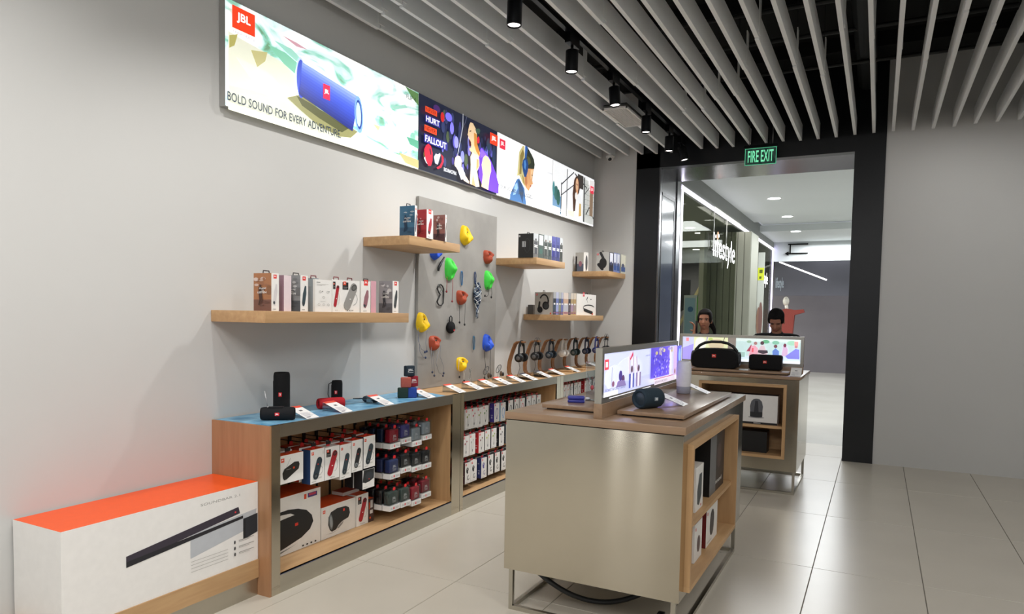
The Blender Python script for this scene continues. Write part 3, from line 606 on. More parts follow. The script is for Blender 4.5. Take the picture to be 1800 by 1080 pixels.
q.ell(u-.02, PZ0+.29, .04, .045, 'F2EEEA'); q.rect(y0+.40, PZ0+.03, y0+.62, PZ0+.10, 'E9E0C8'); q.ell(u-.025, PZ0+.43, .008, .01, '3A2A22'); q.ell(u+.018, PZ0+.43, .008, .01, '3A2A22')
q.text('ALL DAY SOUND', y0+.03, PZ0+.045, y0+.30, PZ0+.075, 'FFFFFF', .01); q.logo(8.23, PZ0+.40, 8.34, PZ0+.49, 'E83A52')
q.build('poster_print', M_LIT, t)

# ================================================================== LEFT COUNTER, SHELVES, CLIMBING BOARD
XF, ZT = -2.85, .93
tops = tag(MB().box(XW+.001, XF-.012, 4.585, 8.495, ZT-.03, ZT).build('countertop', M_OAK), 'continuous pale oak countertop along the left wall under the headphones', 'countertop')
tag(MB().box(XW+.001, XF-.012, 2.72, 4.583, ZT-.03, ZT-.0015).build('countertop', M_OAK), 'oak countertop under the blue mat at the near end of the wall counter', 'countertop')
mm = bpy.data.materials.new('blue_mat_print'); mm.use_nodes = True; nt = mm.node_tree; N = nt.nodes; L = nt.links; B = N['Principled BSDF']
tc = N.new('ShaderNodeTexCoord'); n1 = N.new('ShaderNodeTexNoise'); n1.inputs['Scale'].default_value = 9; n1.inputs['Detail'].default_value = 5; n1.inputs['Distortion'].default_value = 1.2; L.new(tc.outputs['Object'], n1.inputs['Vector'])
r1 = N.new('ShaderNodeValToRGB'); e = r1.color_ramp.elements; e[0].position = .3; e[0].color = (*lin('3E88B4'), 1); e[1].position = .75; e[1].color = (*lin('9CD0EA'), 1)
L.new(n1.outputs['Fac'], r1.inputs[0]); L.new(r1.outputs[0], B.inputs['Base Color']); B.inputs['Roughness'].default_value = .35
tag(MB().prism([(XW+.01, 2.705), (XF-.004, 2.705), (XF-.004, 4.42), (XW+.01, 4.60)], ZT-.001, ZT+.001, 'z').build('counter_mat', mm), 'pale blue water-patterned mat covering the near counter', 'mat')
units = ((2.70, 4.615, 2.762, 4.497), (4.617, 6.542, 4.665, 6.452), (6.544, 8.49, 6.615, 8.40))
ulab = ['near brushed steel wall counter cabinet holding boxed speakers', 'middle brushed steel wall counter cabinet filled with earphone packs', 'farthest brushed steel wall counter cabinet, mostly behind the island']
OZ0, OZ1 = .105, .862
PEGZ = {0: (.775, .575, .365), 1: (.80, .605, .385), 2: (.83, .60, .38)}
for k, (a, b, c, d) in enumerate(units):
    u = thing('wall_cabinet', ulab[k], 'cabinet', (XW, a, 0), 0, 'steel wall cabinets')
    X = lambda v: v-XW
    m = MB(); fx0, fx1 = X(XF-.015), X(XF); bz1 = ZT+.002
    MB().box(fx0, fx1, 0, c-a, 0, bz1).build('frame_upright', M_STEEL, u)
    MB().box(fx0, fx1, d-a, b-a-.0015, 0, bz1).build('frame_upright', M_STEEL, u)
    MB().box(fx0, fx1+.0005, c-a, d-a, OZ1, bz1).build('top_rail', M_STEELH, u)
    MB().box(fx0, fx1, c-a, d-a, 0, OZ0).build('kick_rail', M_STEELH, u)
    MB().box(fx0-.002, fx1+.002, c-a, d-a, OZ0-.004, OZ0, '6A6E88').build('edge_strip', M_METAL, u)
    MB().box(.005, fx0, c-a-.02, d-a+.02, OZ0-.02, OZ0).build('cabinet_floor', M_OAK, u)
    MB().box(.005, fx0, c-a-.02, c-a, OZ0, OZ1+.03).build('side_lining', M_OAKZ, u)
    MB().box(.005, fx0, d-a, d-a+.02, OZ0, OZ1+.03).build('side_lining', M_OAKZ, u)
    MB().box(.005, .02, c-a, d-a, OZ0, OZ1+.03).build('back_panel', M_OAKZ, u)
    if k == 0:
        MB().box(.001, fx1-.002, -.012, .002, 0, ZT).build('end_panel', M_SIDE, u)
    # pegs: upright slotted strips and arms
    n = 0; y = c+.05+(.06 if k == 0 else 0)
    while y < d-.05:
        MB().box(.02, .028, y-a-.006, y-a+.006, .25, .80, '4C4A48').build('peg_strip', M_METAL, u)
        y += .125
# shelves
def shelf(y0, y1, z0, z1, label, xf=-2.88):
    return tag(MB().rbox(XW+.002, xf, y0, y1, z0, z1, .0015).build('wall_shelf', M_OAK), label, 'shelf', 'floating oak shelves')
shelf(2.685, 3.965, 1.482, 1.546, 'long oak wall shelf at the left holding pale boxed speakers')
shelf(3.98, 4.64, 2.022, 2.085, 'high oak wall shelf beside the grey board holding three boxes', -2.893)
shelf(5.90, 6.565, 2.025, 2.086, 'high oak wall shelf right of the grey board with slim dark boxes', -2.84)
shelf(7.854, 8.47, 2.022, 2.083, 'high oak wall shelf in the corner with headphone boxes', -2.838)
shelf(6.562, 7.828, 1.497, 1.556, 'lower oak wall shelf above the row of headphones')
# concrete-look board
bd = tag(MB().rbox(XW+.003, XW+.03, 4.625, 5.905, ZT+.002, 2.478, .002).build('display_board', M_CONC), 'tall grey concrete-look board studded with coloured climbing holds', 'board')
XB = XW+.03
def hold(y, z, col, label, sc=1., kind=0, rot=0.):
    t = thing('climbing_hold', label, 'climbing hold', (XB, y, z), 0, 'climbing holds on the grey board')
    lobes = {0: ((.95, .0, .5), (2.2, .1, .42), (3.7, .12, .5), (5.0, .1, .5)), 1: ((.5, .10, .45), (2.3, .16, .5), (4.0, .10, .5), (5.5, .14, .5)), 2: ((.7, .22, .42), (2.4, .22, .42), (4.2, .10, .6), (5.3, .1, .5))}[kind]
    ry, rz = ((.062, .078), (.056, .088), (.066, .064))[kind]
    holes = {0: ((.10, .42, .26, .75), (-.30, -.10, .2, .25)), 1: ((.12, .48, .24, .8), (.12, -.45, .24, .75)), 2: ((-.25, .35, .26, .7), (.30, .38, .26, .7), (.02, .62, .25, .5))}[kind]
    bumps = {0: ((.55, -.35, .35, .5), (-.5, -.3, .3, .35), (.05, -.75, .3, .3)), 1: ((-.45, .1, .35, .4), (.55, .05, .3, .35)), 2: ((-.1, -.35, .5, .35), (-.7, .3, .25, .3), (.72, .35, .25, .35))}[kind]
    seed = Vector((y*7, z*5, kind*3.3)); vs = [(0, 0, 0)]; fs = []; NR, NA = 14, 44
    for j in range(NR+1):
        t_ = (j+1)/(NR+1)
        for i in range(NA):
            th = 2*pi*i/NA; R1 = 1+sum(a_*math.exp(-((((th-c_+pi) % (2*pi))-pi)/w_)**2) for c_, a_, w_ in lobes)-.06
            p_, r_ = R1*t_*cos(th), R1*t_*sin(th)
            hgt = (max(0, 1-t_**3.2))**.55*.8
            for hy, hz, hr, hd in holes: hgt -= min(.95, hd*1.25)*math.exp(-(((p_-hy)**2+(r_-hz)**2)/hr**2))*(hgt+.0)
            for hy, hz, hr, hd in bumps: hgt += hd*math.exp(-(((p_-hy)**2+(r_-hz)**2)/hr**2))*min(1, (1-t_)*4)
            hgt += .05*noise.noise(Vector((p_*2.5, r_*2.5, 0))+seed)*min(1, (1-t_)*4)
            c1, s1 = cos(rot), sin(rot)
            vs.append((max(0, hgt)*.058*sc, (p_*c1-r_*s1)*ry*sc*1.12, (p_*s1+r_*c1)*rz*sc*1.08))
    vs[0] = (vs[1][0], 0, 0)
    for i in range(NA): fs.append((0, 1+i, 1+(i+1) % NA))
    for j in range(NR):
        for i in range(NA): fs.append((1+j*NA+i, 1+(j+1)*NA+i, 1+(j+1)*NA+(i+1) % NA, 1+j*NA+(i+1) % NA))
    m = MB(); m.add(vs, fs, col, True); m.build('hold_body', M_HOLD, t)
    MB().lathe([(0, .028*sc), (.011, .028*sc), (.011, .022*sc), (.0, .022*sc)], 12, 'x', '55534E', Matrix.Translation((0, .008, .02*sc)), cap=False).build('fixing_bolt', M_METAL, t)
    return t
Y_, O_, G_, B_ = 'F2C80A', 'A8482E', '4ADF4E', '2458D8'
hold(5.311, 2.243, Y_, 'topmost yellow climbing hold on the grey board', 1.05)
hold(5.72, 2.084, O_, 'rust-orange climbing hold at the upper right edge of the board', .95, 2)
hold(5.068, 1.928, G_, 'bright green climbing hold in the upper middle of the board', 1.05, 1)
hold(5.735, 1.868, G_, 'bright green climbing hold at the right edge of the board', .98, 1)
hold(5.262, 1.692, O_, 'rust-orange climbing hold in the middle of the board', .95, 2)
hold(4.665, 1.476, Y_, 'yellow climbing hold at the left edge of the board', .98, 0)
hold(4.845, 1.303, O_, 'lowest rust-orange climbing hold, left of centre on the board', .92, 2)
hold(5.73, 1.282, B_, 'blue climbing hold at the lower right of the board', 1.0, 0)
hold(5.278, 1.103, Y_, 'lowest yellow climbing hold, above the countertop', .95, 2)
hold(4.84, 2.065, B_, 'dark blue climbing hold half hidden under the high shelf', .9, 0)
def carab(y, z, col, label, h=.062):
    t = thing('carabiner', label, 'carabiner', (XB+.012, y, z), 0, 'carabiners on the grey board')
    pts = [(0, .016*cos(a_)*(1 if sin(a_) > 0 else .8), h*sin(a_)) for a_ in [2*pi*i/20 for i in range(20)]]
    MB().tube(pts, .0042, 6, col, closed=True).build('carabiner_frame', M_METAL, t)
    MB().tube([(0, .016, -h*.4), (0, .017, h*.4)], .003, 6, 'D8DCE0').build('gate', M_METAL, t)
    MB().tube([(-.012, 0, h*.93), (.004, 0, h*.93)], .003, 6, '8A8A88').build('pin', M_METAL, t)
    return t
carab(5.264, 1.861, '2E78B4', 'sky blue carabiner beside the upper green hold')
carab(5.487, 1.286, '3C7EA8', 'teal blue carabiner left of the blue climbing hold')
carab(5.493, 1.875, '2E4A80', 'dark blue carabiner holding the knotted cord bundle', .055)
t = thing('cord_bundle', 'hanging bundle of blue and white knotted paracord on the board', 'cord', (XB+.01, 5.505, 1.83))
m = MB(); random.seed(3)
prof = [(.0, .014), (-.04, .032), (-.10, .048), (-.16, .045), (-.22, .036), (-.27, .022)]
for k in range(15):
    pts = []; a0 = random.random()*6.28; tw = random.choice((-1, 1))*(3+random.random()*3)
    for i in range(22):
        s_ = i/21; z = -.27*s_; r_ = .014+.036*sin(pi*min(1, s_*1.15+.05))
        a_ = a0+tw*s_*2.2; pts.append((.022+r_*.55*cos(a_), r_*sin(a_), z+.006*sin(k*2+i*1.7)))
    m.tube(pts, .0042, 5, ['2A3E5E', 'DDE2E6', '1E2B40', '8A9AAE'][k % 4])
tag(m.build('knotted_cord', M_CLOTH, t), kind='stuff')
m = MB()
for k in range(5): m.tube([(.02, -.012+.006*k, -.26), (.02, -.016+.008*k, -.31-.008*(k % 3))], .003, 5, 'C8CED4' if k % 2 else '2A3E5E')
tag(m.build('cord_ends', M_CLOTH, t), kind='stuff')
# neckband loop, clip speaker, hanging earphones
t = thing('neckband_earphones', 'black neckband earphones looped on the left of the board', 'earphones', (XB+.012, 4.93, 1.705))
pts = [(0, .025, .075), (0, .0, .085), (0, -.035, .078), (0, -.05, .05), (0, -.03, .02), (0, -.005, .0), (0, -.03, -.03), (0, -.05, -.06), (0, -.03, -.085), (0, .01, -.09), (0, .04, -.07), (0, .045, 0), (0, .045, .05)]
MB().tube(pts, [.006]*len(pts), 8, '1E2022', closed=True).build('neckband', M_PLAST, t)
MB().tube([(0, 0, .03), (.012, 0, .03)], .012, 10, 'C8CCD0').build('holder', M_ACRYL, t)
t = thing('hanging_band', 'curved black and grey band hanging from the blue hold under the high shelf', 'earphones', (XB+.03, 4.90, 1.985))
MB().tube([(0, .05, .035), (0, .03, .01), (0, .0, -.02), (0, -.03, -.06), (0, -.035, -.085)], [.006, .008, .011, .012, .009], 8, '1C1E22').build('band', M_PLAST, t)
MB().tube([(.012, .02, -.005), (.012, -.015, -.045)], .004, 6, '8A8E94').build('inner_strip', M_PLAST, t)
t = thing('clip_speaker', 'small round black clip speaker hung on the grey board', 'speaker', (XB, 5.08, 1.43))
MB().lathe([(0, .0), (.045, .002), (.052, .012), (.052, .028), (.046, .038), (0, .041)], 24, 'x', '141517', cap=False).build('speaker_body', M_FAB, t)
MB().tube([(.02, -.018, .045), (.02, -.02, .085), (.02, 0, .10), (.02, .02, .085), (.02, .018, .045)], .0045, 8, '2A2C30').build('clip_loop', M_METAL, t)
q = PR((.0395, .018, -.03), (0, 1, 0), (0, 0, 1)); q.rect(0, 0, .014, .014, 'E22C34'); q.build('badge', M_CARD, t)
def phones(y, z, label, wires, wc, bc, r=.0016, loops=()):
    t = thing('hanging_earphones', label, 'earphones', (XB+.02, y, z), 0, 'earphones hung on the grey board')
    for w_ in wires:
        P_ = [Vector((.01, a_, b_)) for a_, b_ in w_]
        MB().tube(P_, r, 5, wc).build('cable', M_PLAST, t)
        e_ = P_[-1]; MB().ball((e_.x, e_.y, e_.z-.006), (.008, .009, .011), bc, 10).build('earbud', M_PLAST, t)
    return t
phones(5.262, 1.66, 'black wired earphones hanging from the middle orange hold', [[(-.06, .0), (-.06, -.10), (-.055, -.18)], [(.03, .0), (.035, -.05), (.03, -.13), (.028, -.20)]], '26282A', '1A1B1C')
phones(5.068, 1.86, 'red wired earphones hanging below the upper green hold', [[(-.07, 0), (-.07, -.06), (-.075, -.12)], [(.02, 0), (.02, -.09), (.015, -.20)]], '9A3038', '8A2A32', .0026)
phones(5.735, 1.80, 'black sports earphones with ear hooks under the right green hold', [[(-.05, .0), (-.03, -.03), (-.03, -.07), (-.06, -.09), (-.09, -.075)], [(.03, 0), (.04, -.05), (.03, -.085)]], '222426', '141416', .0024)
phones(4.665, 1.41, 'grey-blue wired earphones looping below the left yellow hold', [[(-.07, .02), (-.075, -.08), (-.03, -.15), (.02, -.17)], [(.05, 0), (.03, -.10), (.045, -.165)], [(-.07, -.05), (-.05, -.17), (.0, -.22), (.03, -.215)]], '5A6278', '2C3A5C')
phones(4.845, 1.24, 'grey wired earphones trailing from the lowest orange hold', [[(-.07, .03), (-.06, -.10), (-.05, -.17)], [(-.04, .0), (-.03, -.10), (-.02, -.20)], [(.07, .04), (.06, -.05), (.12, -.14), (.12, -.19)], [(.04, 0), (.0, -.10), (.05, -.19), (.11, -.21)]], '7A7E8A', '3A4258')
phones(5.73, 1.22, 'long black cables with remotes hanging from the blue hold', [[(-.075, .04), (-.075, -.06), (-.055, -.15), (-.07, -.26)], [(.035, .0), (.03, -.10), (.035, -.24)]], '33353A', '1A1B1E', .0024)
phones(5.278, 1.05, 'white and black wired earphones under the lowest yellow hold', [[(-.07, .10), (-.075, .02), (-.06, -.05)], [(.0, .0), (.01, -.04), (.0, -.10)], [(.03, 0), (.02, -.04), (.02, -.09)]], 'C8C8C4', '1E1E20', .0022)

# ================================================================== BOXED PRODUCTS
def a_logo(q, u, v, s_, red='E8502A'): q.rect(u, v, u+s_, v+s_*.9, red); q.text('JBL', u+.18*s_, v+.28*s_, u+.82*s_, v+.66*s_, 'FFFFFF', .02)
def a_tube(q, w, h, col, dark='1C2226', lg=True, strap=True):
    a_logo(q, w*.08, h*.84, min(w, h)*.17)
    r = min(w*.2, h*.12)
    q.ell(w*.5, h*.14, w*.34, h*.025, 'D4D2CC')
    if strap: q.ring(w*.62, h*.36, w*.27, h*.14, w*.015, '5A5A58', -1.9, 1.3)
    q.cap(w*.38, h*.22, w*.64, h*.64, r, col); q.ell(w*.385, h*.22, r*.72, r*.62, dark, .5); q.ell(w*.385, h*.215, r*.4, r*.35, '5A6266', .5)
    if lg: q.rect(w*.50, h*.53, w*.57, h*.565, 'E03A34')
    q.rect(w*.08, h*.055, w*.4, h*.07, 'A8A6A0'); q.rect(w*.88, h*.82, w*.91, h*.92, 'B8B6B2')
def a_redtube(q, w, h, col='B02430', dark='3A1A1C', bg='1E1E1E'):
    q.rect(w*.10, h*.70, w*.40, h*.93, bg); a_logo(q, w*.14, h*.84, w*.14); q.rect(w*.14, h*.77, w*.36, h*.785, '8A8A88'); q.rect(w*.14, h*.73, w*.32, h*.745, '8A8A88')
    r = w*.18; q.ring(w*.62, h*.42, w*.26, h*.2, w*.014, '6A6A68', -1.4, 1.5)
    q.cap(w*.34, h*.22, w*.68, h*.76, r, col); q.ell(w*.69, h*.775, r*.85, r*.6, dark, .4); q.ell(w*.69, h*.775, r*.55, r*.35, '6A3034' if dark == '3A1A1C' else '6A6A66', .4)
    q.rect(w*.45, h*.40, w*.53, h*.425, 'F0F0EE'); 
    for k in range(4): q.ell(w*(.35+.09*k), h*.06, w*.022, w*.022, '3A3A3A', 0, 8)
def a_boom(q, w, h):
    q.rect(w*.72, h*.86, w*.76, h*.95, 'E04A28'); q.rect(w*.78, h*.87, w*.94, h*.95, '4A3A78'); q.rect(w*.80, h*.90, w*.92, h*.94, 'C03A58')
    P_ = [(-.02, .10), (.10, .04), (.40, .12), (.66, .20), (.80, .30), (.855, .42), (.83, .54), (.74, .66), (.60, .73), (.44, .765), (.28, .76), (.16, .72), (.06, .62), (-.02, .52)]
    q.poly([(w*(a+.02), h*b) for a, b in P_], '1C1D1F')
    q.poly([(w*a, h*b) for a, b in ((.16, .60), (.14, .64), (.20, .685), (.36, .705), (.50, .685), (.56, .64), (.40, .628))], 'DEDDD8')
    q.rect(w*.57, h*.44, w*.62, h*.49, 'E03C2C'); q.ell(w*.17, h*.36, w*.05, h*.17, '26292B')
    for k in range(4): q.ell(w*(.70+.07*k), h*.045, w*.017, h*.016, '2E2E2E', 0, 8)
    q.poly([(w*.05, h*.03), (w*.5, h*.10), (w*.62, h*.13), (w*.3, h*.035)], '8A8A86')
def a_extreme(q, w, h):
    a_logo(q, w*.04, h*.80, w*.07)
    q.poly([(w*a, h*b) for a, b in ((.24, .22), (.19, .40), (.20, .64), (.27, .78), (.45, .84), (.70, .82), (.80, .74), (.83, .56), (.78, .42), (.62, .38), (.50, .30), (.42, .18), (.30, .15))], '26292B')
    q.ell(w*.27, h*.47, w*.055, h*.25, '6F7678', .12); q.ell(w*.275, h*.47, w*.035, h*.19, '9AA2A6', .12); q.poly([(w*a, h*b) for a, b in ((.44, .20), (.52, .30), (.64, .37), (.60, .28), (.50, .19))], '9A9A96')
    q.rect(w*.62, h*.68, w*.67, h*.76, 'E03C2C'); q.poly([(w*.1, h*.14), (w*.3, h*.12), (w*.5, h*.16), (w*.3, h*.10)], 'C4C2BC')
def a_portable(q, w, h):
    a_logo(q, w*.06, h*.76, w*.14); q.line(w*.28, h*.56, w*.46, h*.86, w*.008, '6A6A68')
    q.poly([(w*a, h*b) for a, b in ((.14, .20), (.12, .38), (.20, .52), (.62, .70), (.80, .68), (.84, .58), (.80, .42), (.30, .14), (.20, .12))], '2B2A28'); q.rect(w*.56, h*.46, w*.63, h*.53, 'E0502A'); q.rect(w*.28, h*.47, w*.48, h*.49, '8A8A86')
def a_charge(q, w, h):
    q.poly([(w*a, h*b) for a, b in ((.0, .38), (.25, .30), (.6, .34), (.95, .46), (.98, .98), (.1, .99))], '25282C'); q.ell(w*.55, h*.66, w*.33, h*.20, '343A40'); q.rect(w*.5, h*.45, w*.58, h*.5, 'E03C2C'); q.rect(w*.08, h*.08, w*.4, h*.10, 'A09E98')
def a_runner(q, w, h, c1, c2, c3, txt=True):
    """sports photograph printed on the box side: sky, clouds and a runner"""
    q.rect(0, 0, w, h, c1); q.rect(0, 0, w, h*.30, c2)
    random.seed(int(w*1e5+h*1e4)+len(c1))
    for k in range(9):
        q.ell(w*(.12+.76*random.random()), h*(.62+.30*random.random()), w*(.06+.1*random.random()), h*(.02+.04*random.random()), hexmix(c1, 'FFFFFF' if k % 2 else c2, .25+.2*random.random()))
    for k in range(4): q.ell(w*(.2+.6*random.random()), h*(.1+.15*random.random()), w*.14, h*.02, hexmix(c2, '000000', .25))
    q.rect(w*.78, h*.45, w, h*.66, hexmix(c1, '101010', .35))
    m_ = w*.40
    q.ell(m_, h*.665, w*.055, h*.030, c3); q.poly([(m_-w*.10, h*.45), (m_-w*.09, h*.63), (m_+w*.10, h*.63), (m_+w*.10, h*.45)], c3)
    q.poly([(m_-w*.09, h*.46), (m_+w*.10, h*.46), (m_+w*.03, h*.30), (m_-w*.05, h*.16), (m_-w*.11, h*.16), (m_-w*.05, h*.30)], c3); q.poly([(m_+w*.02, h*.40), (m_+w*.10, h*.44), (m_+w*.14, h*.30), (m_+w*.06, h*.18), (m_+w*.02, h*.18), (m_+w*.08, h*.30)], c3)
    q.poly([(m_+w*.08, h*.62), (m_+w*.26, h*.58), (m_+w*.25, h*.55), (m_+w*.08, h*.57)], c3)
    if txt: q.text('DARE', w*.36, h*.58, w*.74, h*.615, 'F0F0EE', .02, .2); q.text('TO', w*.47, h*.53, w*.62, h*.56, 'F0F0EE', .02, .2); q.text('LISTEN', w*.26, h*.465, w*.76, h*.515, 'F0F0EE', .02, .2)
def a_white(q, w, h, col):
    a_logo(q, w*.28, h*.86, w*.44, 'E03A34'); q.poly([(w*a, h*b) for a, b in ((.30, .16), (.22, .24), (.34, .50), (.60, .72), (.78, .70), (.80, .5), (.62, .22), (.48, .14))], col); q.ell(w*.36, h*.22, w*.12, h*.045, '3A3E42'); q.rect(w*.2, h*.045, w*.6, h*.06, 'B0AEAA')
def a_back(q, w, h):
    q.rect(w*.08, h*.90, w*.30, h*.925, '8A8886')
    for k in range(3): q.rect(w*.08, h*(.86-.025*k), w*(.8-.2*k), h*(.867-.025*k), 'B8B6B2')
    for cu, cv in ((.3, .62), (.75, .62), (.5, .45), (.22, .22), (.5, .22), (.78, .22)): q.ring(w*cu, h*cv, w*.08, h*.035, w*.012, '9A9894', n=8)
    q.ell(w*.42, h*.64, w*.03, h*.012, '3A3A3A'); q.ell(w*.82, h*.635, w*.03, h*.012, '3A3A3A'); q.rect(w*.3, h*.33, w*.6, h*.338, '9A9894')
def a_head(q, w, h, col='1C1A1C', bg=None):
    a_logo(q, w*.06, h*.86, w*.10, 'D8404A')
    q.ring(w*.52, h*.60, w*.27, h*.32, w*.075, col, .1, 2.7); q.cap(w*.27, h*.55, w*.24, h*.30, w*.05, col); q.cap(w*.76, h*.62, w*.74, h*.46, w*.045, col)
    q.ell(w*.30, h*.22, w*.15, h*.15, col, .3); q.ell(w*.62, h*.40, w*.19, h*.19, col, .3); q.ell(w*.63, h*.40, w*.13, h*.13, hexmix(col, '5A5A5A', .3), .3); q.rect(w*.86, h*.02, w*.93, h*.09, 'E0502A'); q.rect(w*.06, h*.03, w*.4, h*.045, 'B0AEAA')
def a_neck(q, w, h):
    a_logo(q, w*.30, h*.88, w*.09, 'D8404A'); q.ell(w*.52, h*.80, w*.05, h*.035, '2A2A2C', .8); q.ell(w*.72, h*.77, w*.03, h*.03, '2A2A2C'); q.line(w*.50, h*.77, w*.56, h*.58, w*.01, '8A8A88')
    q.ring(w*.62, h*.36, w*.30, h*.16, w*.022, '303032', .3, 3.6); q.cap(w*.38, h*.26, w*.80, h*.12, w*.03, '1A1A1C'); q.rect(w*.78, h*.03, w*.84, h*.10, 'E0502A')
def a_ear(q, w, h, col='8A8A88', kind=0):
    a_logo(q, w*.10, h*.86, w*.20, 'E03A44')
    if kind == 0:      # wired buds
        q.ell(w*.34, h*.62, w*.10, h*.055, col, .6, 10); q.ell(w*.62, h*.72, w*.08, h*.045, col, .6, 10); q.line(w*.36, h*.58, w*.42, h*.18, w*.03, '9A9A98'); q.line(w*.62, h*.68, w*.55, h*.18, w*.03, '9A9A98'); q.cap(w*.48, h*.16, w*.5, h*.26, w*.035, '55555A')
    elif kind == 1:    # neckband
        q.ring(w*.52, h*.48, w*.26, h*.26, w*.08, col, -1.2, 4.3, 12); q.ell(w*.5, h*.2, w*.1, h*.05, col, .4, 10)
    else:              # hook buds, two
        q.ring(w*.42, h*.62, w*.2, h*.15, w*.09, col, 0, 5.4, 10); q.ell(w*.40, h*.60, w*.11, h*.09, col, .3, 10); q.ring(w*.56, h*.26, w*.18, h*.11, w*.06, col, 1, 6.1, 10)
    q.rect(w*.1, h*.05, w*.5, h*.065, 'B0AEAA')
def pbox(name, label, cat, loc, dx, dy, dz, col='F0EEEA', front=None, near=None, top=None, ff=None, nf=None, group=None, rz=0, parts=()):
    t = thing(name, label, cat, loc, rz, group)
    MB().box(-dx/2, dx/2, -dy/2, dy/2, 0, dz, col, front=front, near=near, top=top).build('carton', M_CARD, t)
    if ff: q = PR((dx/2, -dy/2, 0), (0, 1, 0), (0, 0, 1), .00025); ff(q, dy, dz); q.build('front_print', M_CARD, t)
    if nf: q = PR((-dx/2, -dy/2, 0), (1, 0, 0), (0, 0, 1), .00025); nf(q, dx, dz); q.build('side_print', M_CARD, t)
    return t
def topflap(t, dz, col='2A2A2A', x=0):
    MB().tube([(x, -.022, dz-.002), (x, -.02, dz+.014), (x, .02, dz+.014), (x, .022, dz-.002)], .0035, 6, col).build('hang_loop', M_PLAST, t)
def sbox(label, pxl, pxe, pxr, ytop, ybot, xf, z0, cat='box', name='speaker_box', group=None, loop=None, **k):
    """box on a shelf: left edge, near front edge and right edge read off the picture, front plane x=xf"""
    ym = (ytop+ybot)/2
    A = at(pxe, ym, x=xf); y0 = A.y; y1 = at(pxr, ym, x=xf).y; x0 = at(pxl, ym, y=y0).x; z1 = at(pxe, ytop, x=xf).z
    t = pbox(name, label, cat, ((x0+xf)/2, (y0+y1)/2, z0), xf-x0, y1-y0, z1-z0, group=group, **k)
    if loop: topflap(t, z1-z0, loop)
    return t
R_ = lambda *c, **k: (lambda q, w, h: a_runner(q, w, h, *c, **k))
Tw = lambda c: (lambda q, w, h: a_white(q, w, h, c))
Z1 = 1.5462; g1 = 'boxed speakers on the long left shelf'
sbox('copper-brown box with a runner at the left end of the long shelf', 446, 477, 490, 480, 549, -2.93, Z1, group=g1, loop='3A2A2A', nf=R_('A8734F', '7A5448', '4A3028'), ff=Tw('D8D4D4'), near='A8734F')
sbox('pink-edged box behind the grey runner box on the long shelf', 490.5, 499, 512, 484, 549, -2.95, Z1, group=g1, col='8C6A74', near='8F6F7C', front='E8D8DC')
sbox('grey box with a runner, second art box on the long shelf', 499, 528, 541, 484, 549.5, -2.925, Z1, group=g1, loop='2A2A2A', nf=R_('8A8C8E', '55595E', '2E3238'), ff=Tw('3A4A50'), near='8A8C8E')
sbox('slate-grey box side on, left of the white box back', 541.5, 552, 560, 489, 549.5, -2.93, Z1, group=g1, col='8E969A', near='8A9296', loop='7A3A40')
sbox('white box back with small line diagrams, on the long shelf', 550, 554, 583, 491, 549.5, -2.915, Z1, group=g1, ff=a_back, near='DCDAD6')
sbox('white box showing a red cylinder speaker on the long shelf', 583, 584, 598, 491, 549.5, -2.92, Z1, group=g1, ff=lambda q, w, h: a_redtube(q, w, h), loop='8A3A40')
sbox('wide white box showing a pale grey cylinder speaker', 596, 598.5, 632, 492, 549.5, -2.915, Z1, group=g1, ff=lambda q, w, h: a_redtube(q, w, h, '9A9894', '4A4A48'), loop='6A2A30')
sbox('pale box showing a dusty pink speaker, on the long shelf', 634, 635, 651, 494, 549.5, -2.92, Z1, group=g1, ff=lambda q, w, h: a_white(q, w, h, '9A6A72'), loop='3A3232')
sbox('rose pink box end beside the pink speaker box', 650.5, 652, 661, 494, 549.5, -2.935, Z1, group=g1, col='D8A4B0', front='D8A4B0', near='D0C0C4')
sbox('grey box with a runner at the right end of the long shelf', 666, 690, 700.5, 494, 550, -2.92, Z1, group=g1, nf=R_('8E8C92', '5A5A62', '2E2E36'), ff=Tw('4A4E50'), near='8E8C92')
Z2 = 2.0852; g2 = 'boxed speakers on the high shelf by the grey board'
sbox('blue box with a runner on the high shelf', 702.5, 729, 733, 361, 414, -2.90, Z2, group=g2, loop='2A2A30', nf=R_('3E6E8E', '2E5270', '1E3450'), near='3E6E8E', ff=Tw('2A4A70'))
sbox('red box with a white front on the high shelf', 729.5, 750, 761, 368, 418, -2.885, Z2, group=g2, nf=R_('A83038', '8C2228', '5A1A1E'), ff=Tw('B03440'), near='A83038')
sbox('dark maroon box at the right of the high shelf trio', 762, 782.5, 785, 377.5, 424, -2.885, Z2, group=g2, nf=R_('8A5A54', '4A2E34', '2A2024'), near='6A4644', ff=Tw('4A3A3A'))
Z3 = 2.0862; g3 = 'slim boxes on the high shelf right of the board'
def dlab(q, w, h): q.rect(w*.26, h*.44, w*.5, h*.68, 'A8ABAD'); q.rect(w*.03, h*.86, w*.13, h*.94, 'B8B8B8'); q.ring(w*.6, h*.5, w*.2, h*.3, w*.03, '3A3C40')
def prunner(c1, c2, c3, band=True):
    def f(q, w, h):
        q.rect(0, 0, w, h, c1); q.rect(0, 0, w, h*.18, hexmix(c1, '202020', .4)); q.rect(0, h*.72, w, h, 'C8CDD0' if band else c1)
        q.ell(w*.5, h*.76, w*.16, h*.05, c3); q.poly([(w*.12, h*.52), (w*.2, h*.68), (w*.8, h*.68), (w*.88, h*.52)], c2); q.rect(w*.15, h*.43, w*.85, h*.54, 'F0F0EE'); q.rect(w*.15, h*.47, w*.35, h*.50, c2); q.rect(w*.65, h*.47, w*.85, h*.50, c2); q.rect(w*.28, h*.16, w*.74, h*.42, c2)
    return f
